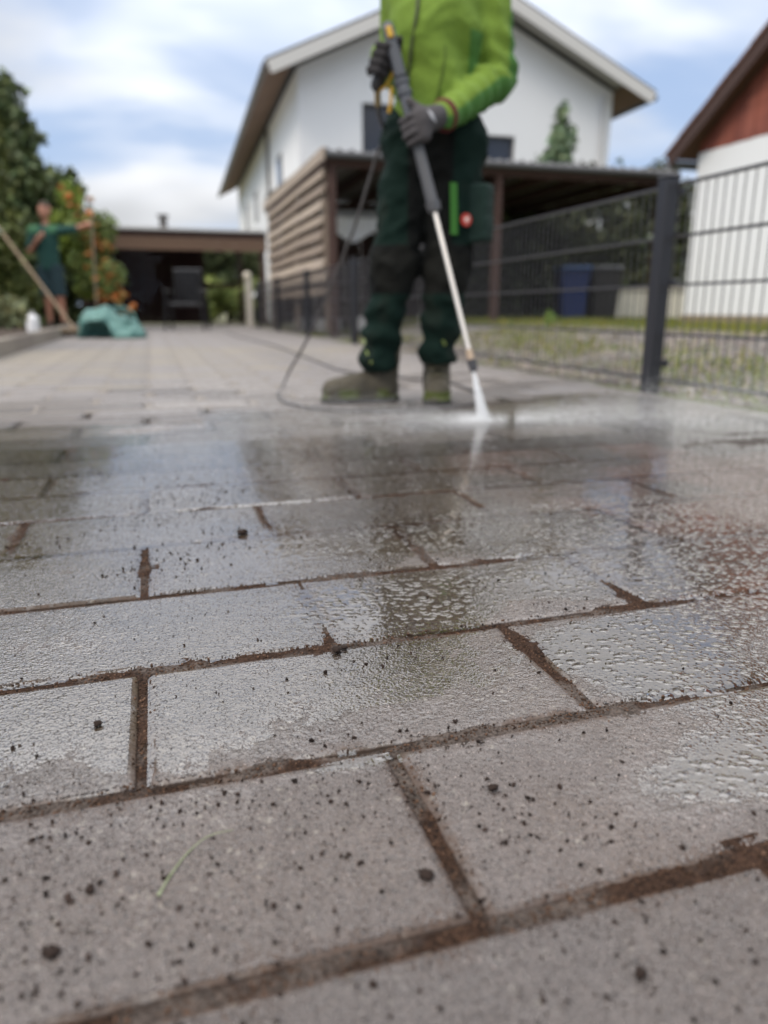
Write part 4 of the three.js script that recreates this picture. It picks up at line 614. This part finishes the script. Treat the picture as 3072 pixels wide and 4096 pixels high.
    return Math.max(d + 0.012 * fold(x, y, z, 1) - 0.030 * ridge(x, y, z, 1), 0.115 + (x > 0.1 ? 0.03 : 0) - y, y - 1.01); };
  const tcol = (x, y, z) => { const dirt = sst(0.62, 0.78, vn3(x * 16, y * 16, z * 16) + 0.35 * sst(0.16, 0.02, Math.abs(y - 0.47)) * sst(0.0, 0.08, z)) * 0.22; const black = (x > 0.085 && x < 0.235 && y > 0.56 && z > 0.02) || (y < 0.56 && y > 0.40 && z > 0.03); const c = black ? [0.0042, 0.0048, 0.0046] : [0.0030, 0.0125, 0.0092]; return [lerp(c[0], 0.022, dirt), lerp(c[1], 0.021, dirt), lerp(c[2], 0.016, dirt)]; };
  const tr = part(p, 'trousers', netMesh(trousers, [-0.16, 0.1, -0.2], [0.4, 1.03, 0.2], 0.0078, tcol), new THREE.MeshPhysicalMaterial({ vertexColors: true, roughness: 0.9, specularIntensity: 0.35, bumpMap: clothB, bumpScale: 0.002 }));
  const pk = part(tr, 'cargo_pocket', netMesh((x, y, z) => { const a = x - 0.300, b = z - 0.055, c = Math.cos(0.55), s = Math.sin(0.55), X = a * c + b * s, Z = -a * s + b * c; const q = [Math.abs(X) - 0.068, Math.abs(y - 0.665) - 0.082, Math.abs(Z) - 0.026]; return Math.hypot(Math.max(q[0], 0), Math.max(q[1], 0), Math.max(q[2], 0)) + Math.min(0, Math.max(...q)) - 0.014 + 0.008 * fold(x, y, z, 1); }, [0.16, 0.54, -0.1], [0.44, 0.8, 0.2], 0.0065), std(0.0038, 0.019, 0.014, 0.95, { bumpMap: clothB, bumpScale: 0.002 }));
  const pocketF = (x, y) => 0.055 + 0.043 - (x - 0.300) * 0.58 + 0.012;
  const stripe = new THREE.PlaneGeometry(0.026, 0.165, 3, 20); { const q = stripe.attributes.position; for (let i = 0; i < q.count; i++) { const y = q.getY(i), x = 0.238 + q.getX(i) - 0.10 * y * 0.4; q.setXYZ(i, x, 0.672 + y, Math.max(pocketF(x, y), front(trousers, x, 0.672 + y) + 0.004)); } stripe.computeVertexNormals(); }
  part(tr, 'green_stripe', stripe, std(0.04, 0.16, 0.02, 0.9, { side: THREE.DoubleSide }));
  { // round red badge with pale bird-like figure
    const s = part(tr, 'badge', new THREE.CylinderGeometry(0.021, 0.021, 0.004, 24).rotateX(Math.PI / 2).rotateY(0.5).translate(0.283, 0.640, pocketF(0.283, 0.64) + 0.004), std(0.50, 0.045, 0.028, 0.6));
    const sh = new THREE.Shape(); sh.moveTo(-0.010, -0.002); sh.bezierCurveTo(-0.012, 0.006, -0.002, 0.010, 0.003, 0.006); sh.lineTo(0.006, 0.012); sh.lineTo(0.0095, 0.012); sh.lineTo(0.008, 0.002); sh.bezierCurveTo(0.008, -0.004, 0.004, -0.006, 0.002, -0.006); sh.lineTo(0.004, -0.013); sh.lineTo(0.001, -0.013); sh.lineTo(-0.002, -0.006); sh.closePath();
    part(s, 'emblem', new THREE.ExtrudeGeometry(sh, { depth: 0.0015, bevelEnabled: false }).rotateY(0.5).translate(0.2845, 0.640, pocketF(0.283, 0.64) + 0.0065), std(0.75, 0.62, 0.55, 0.6));
  }
  for (const [a, b] of [[[-0.082, 0.225], [-0.045, 0.150]], [[0.215, 0.235], [0.225, 0.215]]]) part(tr, 'reflective_piping', tube([[a[0], a[1], front(trousers, ...a)], [(a[0] + b[0]) / 2, (a[1] + b[1]) / 2, front(trousers, (a[0] + b[0]) / 2, (a[1] + b[1]) / 2)], [b[0], b[1], front(trousers, ...b)]], 0.005, 16, 5), std(0.16, 0.21, 0.05, 0.6));
  // boots
  const bootCol = (x, y, z) => { if (y < 0.018) return [0.02, 0.019, 0.018]; const n = vn3(x * 26, y * 26, z * 26); if (y < 0.052 && n > 0.40) return [0.055, 0.070, 0.010]; return [0.036 + 0.034 * n, 0.031 + 0.028 * n, 0.020 + 0.019 * n]; };
  const boot = (hx, hz, tx, tz, sx) => (x, y, z) => { const dx = tx - hx, dz = tz - hz, l = Math.hypot(dx, dz), u = ((x - hx) * dx + (z - hz) * dz) / l, v = ((x - hx) * -dz + (z - hz) * dx) / l; const toe = cap(u, y, v, [0.03, 0.045, 0], [l - 0.05, 0.042, 0], 0.046, 0.050), mid = cap(u, y, v, [0.06, 0.08, 0], [l - 0.11, 0.065, 0], 0.045, 0.040), shaft = cap(u, y, v, [0.035, 0.06, 0], [0.03 + sx, 0.20, 0], 0.050, 0.058); const sole = Math.max(cap(u, 0, v, [0.025, 0, 0], [l - 0.05, 0, 0], 0.050, 0.055), Math.abs(y - 0.012) - 0.012); let d = smin(smin(toe, mid, 0.02), shaft, 0.025) + 0.004 * (vn3(x * 40, y * 60, z * 40) - 0.5); d = Math.min(d, sole); return Math.max(d, 0.001 - y, y - 0.205); };
  const bm = std(1, 1, 1, 0.8, { vertexColors: true });
  const b1 = part(p, 'boot', netMesh(boot(0.035, -0.04, -0.235, 0.035, 0.0), [-0.33, -0.01, -0.14], [0.12, 0.23, 0.14], 0.006, bootCol), bm);
  const b2 = part(p, 'boot', netMesh(boot(0.208, -0.13, 0.196, 0.12, 0.0), [0.10, -0.01, -0.22], [0.31, 0.23, 0.22], 0.006, bootCol), bm);
  for (let i = 0; i < 4; i++) part(b2, 'lace', tube([[0.165, 0.098 + i * 0.022, 0.032 - i * 0.016], [0.20, 0.108 + i * 0.022, 0.040 - i * 0.014], [0.236, 0.100 + i * 0.022, 0.032 - i * 0.016]], 0.0032, 12, 5), std(0.12, 0.11, 0.07, 0.9));
  // head and neck (above the picture), hands are gloved
  const hc = [0.19, 1.655, 0.03], hs = headSdf(hc, 1.0, 0.35);
  part(p, 'body', netMesh((x, y, z) => smin(hs(x, y, z), cap(x, y, z, [0.187, 1.45, -0.01], [0.19, 1.59, 0.0], 0.056, 0.052), 0.02), [0.06, 1.42, -0.12], [0.33, 1.80, 0.18], 0.006), std(...skin, 0.55)); hairGeo(hc, 1.0, 0.35, std(0.06, 0.04, 0.025, 0.8), p);
  // gloves: palm, four fingers bent round the lance, thumb along it
  const A = [0.012, 1.194, 0.206], B = [0.161, 0.660, 0.276], ln = V(B[0] - A[0], B[1] - A[1], B[2] - A[2]), ll = ln.length(); ln.normalize();
  const on = (s, r = 0, f = 0) => [A[0] + ln.x * s + r * 0.954, A[1] + ln.y * s + r * 0.30, A[2] + ln.z * s + f];
  const gm = (c) => std(...c, 0.85, { bumpMap: clothB, bumpScale: 0.0015 });
  const glove1 = (x, y, z) => { let d = cap(x, y, z, [0.198, 0.950, 0.190], on(0.300, 0.034, 0.018), 0.034, 0.040); d = smin(d, cap(x, y, z, on(0.285, 0.026, 0.030), on(0.345, 0.026, 0.030), 0.022, 0.022), 0.02);
    for (let i = 0; i < 4; i++) { const s = 0.278 + i * 0.0235, r = 0.0108 - (i === 3 ? 0.0015 : 0), k = i === 3 ? 0.8 : 1; const a = on(s, 0.030, 0.032), b = on(s + 0.002, -0.004, 0.038 * k + 0.004), c = on(s + 0.004, -0.033 * k, 0.016), e = on(s + 0.004, -0.026 * k, -0.018); d = smin(d, Math.min(cap(x, y, z, a, b, r, r), cap(x, y, z, b, c, r, r * 0.95), cap(x, y, z, c, e, r * 0.95, r * 0.85)), 0.006); }
    d = smin(d, Math.min(cap(x, y, z, on(0.292, 0.050, 0.012), on(0.262, 0.026, 0.034), 0.015, 0.0125), cap(x, y, z, on(0.262, 0.026, 0.034), on(0.232, 0.004, 0.034), 0.0125, 0.0105)), 0.01); return d + 0.002 * (vn3(x * 70, y * 70, z * 70) - 0.5); };
  const g1 = part(p, 'glove', netMesh(glove1, [0.02, 0.79, 0.12], [0.27, 1.03, 0.32], 0.0042), gm([0.055, 0.050, 0.053]));
  part(g1, 'cuff', new THREE.TorusGeometry(0.042, 0.010, 10, 28).applyQuaternion(new THREE.Quaternion().setFromUnitVectors(V(0, 0, 1), V(-0.55, -0.35, 0.62).normalize())).translate(0.196, 0.949, 0.192), gm([0.11, 0.014, 0.018]));
  const pr = new THREE.PlaneGeometry(0.030, 0.030, 4, 4); { const q = pr.attributes.position; for (let i = 0; i < q.count; i++) { const x = 0.150 + q.getX(i) * 0.6 - q.getY(i) * 0.5, y = 0.925 + q.getX(i) * -0.3 + q.getY(i) * 0.9; q.setXYZ(i, x, y, front(glove1, x, y) + 0.002); } pr.computeVertexNormals(); }
  part(g1, 'print', pr, std(0.42, 0.42, 0.44, 0.7, { side: THREE.DoubleSide }));
  const H0 = [0.028, 1.155, 0.205], H1 = [-0.022, 1.045, 0.165];
  const hd = (t, a = 0, b = 0) => [lerp(H0[0], H1[0], t) + a, lerp(H0[1], H1[1], t) - a * 0.3, lerp(H0[2], H1[2], t) + b];
  const glove2 = (x, y, z) => { let d = cap(x, y, z, [0.0, 1.140, 0.125], hd(0.42, -0.006, -0.026), 0.034, 0.037); for (let i = 0; i < 4; i++) { const t = 0.2 + i * 0.19, r = 0.0112; const a = hd(t, -0.034, -0.012), b = hd(t, -0.036, 0.020), c = hd(t, -0.008, 0.036), e = hd(t, 0.018, 0.026); d = smin(d, Math.min(cap(x, y, z, a, b, r, r), cap(x, y, z, b, c, r, r), cap(x, y, z, c, e, r, r * 0.9)), 0.007); } d = smin(d, cap(x, y, z, hd(0.1, 0.022, -0.02), hd(-0.05, 0.018, 0.022), 0.014, 0.011), 0.01); return d; };
  part(p, 'glove', netMesh(glove2, [-0.10, 0.99, 0.07], [0.09, 1.22, 0.26], 0.0045), gm([0.020, 0.018, 0.020]));

  // the lance itself
  const t = thing('pressure_lance', 'grey pressure washer gun and steel lance held across the worker', 'lance', [px, 0, pz], -YAW);
  const dk = std(0.055, 0.060, 0.072, 0.45), dk2 = std(0.085, 0.090, 0.105, 0.4), yl = std(0.52, 0.30, 0.015, 0.45), P3 = (a) => V(...a);
  const seg = (s0, s1, w, d, m, n) => { const g = new RoundedBoxGeometry(w, (s1 - s0), d, 2, Math.min(w, d) * 0.3); g.applyQuaternion(new THREE.Quaternion().setFromUnitVectors(V(0, -1, 0), ln)); const c = on((s0 + s1) / 2); return part(t, n, g.translate(...c), m); };
  const gb = seg(0, 0.16, 0.036, 0.050, dk, 'gun_body'); part(gb, 'cap', rod(P3(on(-0.012)), P3(on(0.004)), 0.016, 0.018, 14), dk2);
  part(gb, 'yellow_button', rb(0.018, 0.034, 0.012, 0.004).applyQuaternion(new THREE.Quaternion().setFromUnitVectors(V(0, -1, 0), ln)).translate(...on(0.022, 0, 0.027)), yl);
  const mid = part(t, 'gun_grip', rod(P3(on(0.155)), P3(on(0.300)), 0.021, 0.017, 18), dk2); for (const s of [0.162, 0.196, 0.268]) part(mid, 'collar', rod(P3(on(s)), P3(on(s + 0.012)), 0.0245, 0.0245, 18), dk);
  part(t, 'sleeve', rod(P3(on(0.295)), P3(on(ll - 0.012)), 0.0165, 0.0195, 18), std(0.075, 0.076, 0.082, 0.5)); part(t, 'sleeve_collar', rod(P3(on(ll - 0.016)), P3(on(ll + 0.012)), 0.025, 0.021, 18), std(0.075, 0.076, 0.082, 0.45));
  const NZ = V(0.2835, 0.168, 0.446), tip = P3(B).lerp(NZ, 1);
  part(t, 'steel_tube', rod(P3(B), P3(B).lerp(NZ, 0.92), 0.0080, 0.0080, 14), new THREE.MeshStandardMaterial({ color: rgb(0.62, 0.58, 0.53), roughness: 0.38, metalness: 0.85 }));
  part(t, 'coupling', rod(P3(B).lerp(NZ, 0.90), P3(B).lerp(NZ, 0.97), 0.0115, 0.0115, 12), std(0.36, 0.27, 0.19, 0.5)); part(t, 'nozzle', rod(P3(B).lerp(NZ, 0.965), P3(B).lerp(NZ, 1.03), 0.0155, 0.013, 14), std(0.03, 0.03, 0.035, 0.5));
  part(t, 'handle', netMesh((x, y, z) => cap(x, y, z, H0, H1, 0.019, 0.022), [-0.07, 1.0, 0.12], [0.07, 1.2, 0.25], 0.005), std(0.018, 0.017, 0.019, 0.5));
  part(t, 'trigger', tube([hd(0.15, 0.028, 0.02), hd(0.5, 0.034, 0.024), hd(0.95, 0.03, 0.02), hd(1.15, 0.012, 0.008)], 0.005, 20, 6), yl);
  part(t, 'safety_lever', tube([[0.024, 1.03, 0.2], [0.022, 0.985, 0.2], [0.016, 0.955, 0.195]], 0.006, 14, 6), yl);

  // high pressure hose: from the grip down behind the leg, then in a loop on the paving
  const hose = [[-0.022, 1.045, 0.165], [-0.02, 0.99, 0.09], [0.0, 0.94, -0.06], [-0.027, 0.885, -0.12], [-0.098, 0.69, -0.18], [-0.168, 0.535, -0.27], [-0.255, 0.36, -0.37], [-0.345, 0.20, -0.47], [-0.44, 0.06, -0.60], [-0.46, 0.008, -0.55], [-0.425, 0.0065, -0.15], [-0.335, 0.0065, 0.13], [-0.13, 0.0065, 0.285], [0.07, 0.0065, 0.285], [0.25, 0.0065, 0.20], [0.36, 0.0065, 0.0], [0.385, 0.0065, -0.25], [0.30, 0.0065, -0.72], [0.06, 0.0065, -1.02], [-0.20, 0.0065, -1.35], [-0.50, 0.0065, -2.4], [-1.1, 0.0065, -4.6], [-1.9, 0.0065, -7.0], [-2.6, 0.0065, -9.6]];
  const hs_ = thing('pressure_hose', 'thin dark grey pressure hose looping over the paving round the boots', 'hose', [px, 0, pz], -YAW); part(hs_, 'hose', tube(hose, 0.0062, 420, 8), std(0.075, 0.068, 0.066, 0.5)); part(hs_, 'connector', rod(V(-0.022, 1.05, 0.167), V(-0.0205, 1.0, 0.105), 0.011, 0.011, 12), std(0.3, 0.22, 0.1, 0.4));

  // spray: jet, splash and drifting mist, each a cloud of water drops
  const drop = new THREE.IcosahedronGeometry(1, 0), dm = new THREE.MeshStandardMaterial({ color: rgb(0.80, 0.81, 0.82), roughness: 0.6 });
  const q = mulberry(404), gs = () => { let u = 0; for (let i = 0; i < 4; i++) u += q(); return (u - 2) * 1.22; };
  const m4 = new THREE.Matrix4(), id = new THREE.Quaternion();
  const spray = (name, label, n, f) => { const m = new THREE.InstancedMesh(drop, dm, n); m.name = name; m.userData = { kind: 'stuff', label, category: 'water spray' }; for (let i = 0; i < n; i++) { const [x, y, z, s] = f(); m4.compose(V(x, Math.max(y, s * 0.6), z), id, V(s, s, s)); m.setMatrixAt(i, m4); } m.position.set(px, 0, pz); m.rotation.y = -YAW; m.castShadow = m.receiveShadow = true; scene.add(m); };
  const N0 = [0.2865, 0.150, 0.452], HIT = [0.317, 0.0, 0.508];
  spray('water_jet', 'white fan of water shooting from the lance nozzle', 17000, () => { const t = Math.pow(q(), 0.85), w = lerp(0.0028, 0.0125, t); return [lerp(N0[0], HIT[0], t) + gs() * w, lerp(N0[1], HIT[1], t), lerp(N0[2], HIT[2], t) + gs() * w * 0.55, lerp(0.0005, 0.0010, q())]; });
  spray('splash', 'low white mist drifting over the paving from the jet', 100000, () => { const k = q(), right = k < 0.62, near = k > 0.96, r = near ? 0.08 * Math.sqrt(q()) : right ? 0.10 + 1.15 * Math.pow(q(), 0.9) : 1.15 * Math.pow(q(), 1.15), a = right ? gs() * 0.38 + 0.10 : near ? q() * 6.3 : Math.PI - 0.25 + gs() * 0.8; const x = HIT[0] + Math.cos(a) * r, z = HIT[2] + Math.sin(a) * r * 0.9, y = Math.abs(gs() + 0.4) * (0.012 + (right ? 0.105 : 0.075) * Math.min(r, 0.9)); return [x, y, z, lerp(0.0003, 0.0009, q() * q())]; });
}

// ---------------------------------------------------------------- grit, crumbs of soil and a blade of grass on the near blocks
{
  const lumpy = (seed, k) => { const g = mergeVertices(new THREE.IcosahedronGeometry(1, k).deleteAttribute('normal').deleteAttribute('uv')), p = g.attributes.position; for (let i = 0; i < p.count; i++) { const s = 0.65 + 0.7 * h2(i + seed * 13, seed); p.setXYZ(i, p.getX(i) * s, p.getY(i) * s * 0.75, p.getZ(i) * s); } g.computeVertexNormals(); return g; };
  const soil = new THREE.MeshPhysicalMaterial({ color: rgb(0.024, 0.016, 0.013), roughness: 0.9, specularIntensity: 0.3 }), q = mulberry(77), m4 = new THREE.Matrix4(), q4 = new THREE.Quaternion(), c = new THREE.Color(), o = {};
  const grit = new THREE.InstancedMesh(lumpy(1, 1), soil, 21000); grit.name = 'soil_grit'; grit.userData = { kind: 'stuff', label: 'fine dark grit scattered over the pavers', category: 'grit' };
  let n = 0; while (n < 21000) { const x = -0.5 + q() * 1.9, z = -0.18 - q() * 1.75, d = fbm(x * 6 + 20, z * 6, 3) + 0.28 * sst(0.35, -0.1, x) - 0.35 * sst(0.25, 0.5, wet(x, z)); if (q() > sst(0.35, 0.75, d) + 0.06) continue; const s = 0.00040 + 0.0014 * Math.pow(q(), 9); q4.setFromEuler(new THREE.Euler(q() * 6, q() * 6, q() * 6)); paverAt(x, z, o); m4.compose(V(x, Math.max(topY(x, z, o), -0.001) + 0.0007 + s * 0.3, z), q4, V(s * (0.6 + q()), s * (0.4 + 0.5 * q()), s * (0.6 + 0.7 * q()))); grit.setMatrixAt(n, m4); const t = 0.4 + q() * 1.3; grit.setColorAt(n, c.setRGB(t, t, t)); n++; }
  grit.castShadow = grit.receiveShadow = true; scene.add(grit);
  // aggregate of the block faces: half-buried grains that stand proud of the washed surface
  const agg = new THREE.InstancedMesh(new THREE.IcosahedronGeometry(1, 1), new THREE.MeshPhysicalMaterial({ color: rgb(1, 1, 1), roughness: 0.22, ior: 1.8 }), 170000); agg.name = 'exposed_aggregate'; agg.userData = { kind: 'stuff' };
  n = 0; while (n < 170000) { const u = q(), f = 0.26 + 1.35 * u * u + 0.25 * u, l = (q() * 2 - 1) * (0.56 * f + 0.03), [x, z] = site(l, f); paverAt(x, z, o); if (o.e < 0.004) continue; const s = 0.00042 + 0.00062 * q() * q() + 0.00018 * f, t = 0.62 + 0.62 * q(), k = q(), b = k > 0.975 ? 2.1 : k < 0.06 ? 0.35 : 1; q4.setFromEuler(new THREE.Euler(q() * 6, q() * 6, q() * 6)); const tn = (1 + 0.30 * (h2(o.k * 3 + 11, o.c * 5 + 2) - 0.5)) * (1 - 0.5 * sst(0.3, 0.75, wet(x, z))); m4.compose(V(x, topY(x, z, o) - s * (0.05 + 0.7 * q()), z), q4, V(s * 1.3, s, s)); agg.setMatrixAt(n, m4); agg.setColorAt(n, c.setRGB(0.098 * t * b * tn, 0.079 * t * b * tn, 0.071 * t * b * tn)); n++; }
  agg.castShadow = agg.receiveShadow = true; drive.add(agg);
  const sand = new THREE.InstancedMesh(lumpy(2, 0), new THREE.MeshPhysicalMaterial({ color: rgb(0.085, 0.052, 0.036), roughness: 0.9, specularIntensity: 0.3 }), 26000); sand.name = 'joint_grains'; sand.userData = { kind: 'stuff' };
  n = 0; while (n < 26000) { const x = -0.5 + q() * 1.8, z = -0.15 - q() * 1.6; paverAt(x, z, o); if (o.e > 0.004 * q() * q() * 3 - 0.001) continue; const s = 0.0005 + 0.0012 * q() * q(); q4.setFromEuler(new THREE.Euler(q() * 6, q() * 6, q() * 6)); m4.compose(V(x, Math.max(fill(x, z), o.e > 0 ? -0.0012 : -0.01) + s * 0.3, z), q4, V(s, s, s)); sand.setMatrixAt(n, m4); const t = 0.25 + 1.2 * q(); sand.setColorAt(n, c.setRGB(t * 0.95, t * 0.9, t * 0.85)); n++; }
  sand.castShadow = sand.receiveShadow = true; drive.add(sand);
  const cl = [lumpy(5, 2), lumpy(6, 2), lumpy(7, 2)];
  [[0.213, -0.423, 0.0042, 'dark soil crumb with pale speck on the right foreground paver'], [0.156, -0.676, 0.0058, 'dark soil clump beside the joint corner in mid foreground'], [-0.079, -0.362, 0.0048, 'round black soil crumb near the lower left corner'], [0.220, -0.257, 0.0040, 'black soil crumb near the lower right edge'], [0.136, -0.356, 0.0050, 'dark soil crumb hugging the right end joint of the front paver'], [0.111, -1.121, 0.0085, 'dark soil clump on the joint of the farther course'], [-0.062, -0.405, 0.0036, 'small dark crumb left of the grass blade'], [0.165, -0.681, 0.0034, 'small crumb touching the soil clump at the joint corner'], [-0.07, -0.60, 0.0042, 'dark crumb on the paver left of the cross joint']].forEach(([x, z, s, l], i) => { const m = solo('soil_crumb', cl[i % 3], soil, l, 'soil crumb', null, 'soil crumbs on the paving'); m.position.set(x, 0.001 + s * 0.4, z); m.scale.set(s * 0.95, s * 0.6, s * 0.75); m.rotation.y = i * 1.3; });
  const cv = new THREE.CatmullRomCurve3([V(-0.023, 0.0016, -0.388), V(-0.014, 0.0022, -0.405), V(-0.003, 0.0020, -0.421), V(0.010, 0.0026, -0.431), V(0.026, 0.0012, -0.434)]), pos = [], idx = [];
  for (let i = 0; i <= 30; i++) { const t = i / 30, p = cv.getPoint(t), d = cv.getTangent(t), w = 0.0008 * Math.sqrt(Math.max(0, 1 - t * 0.98)) * (t < 0.06 ? 1.5 : 1), sx = -d.z * w, sz = d.x * w; pos.push(p.x - sx, p.y, p.z - sz, p.x, p.y + 0.0005, p.z, p.x + sx, p.y, p.z + sz); if (i < 30) { const a = i * 3; idx.push(a, a + 1, a + 3, a + 1, a + 4, a + 3, a + 1, a + 2, a + 4, a + 2, a + 5, a + 4); } }
  const g = new THREE.BufferGeometry(); g.setAttribute('position', new THREE.Float32BufferAttribute(pos, 3)); g.setIndex(idx); g.computeVertexNormals();
  solo('grass_blade', g, new THREE.MeshPhysicalMaterial({ color: rgb(0.17, 0.19, 0.105), roughness: 0.6, side: THREE.DoubleSide }), 'pale green curved grass blade lying on the front paver', 'grass blade');
}
renderer.render(scene, camera);
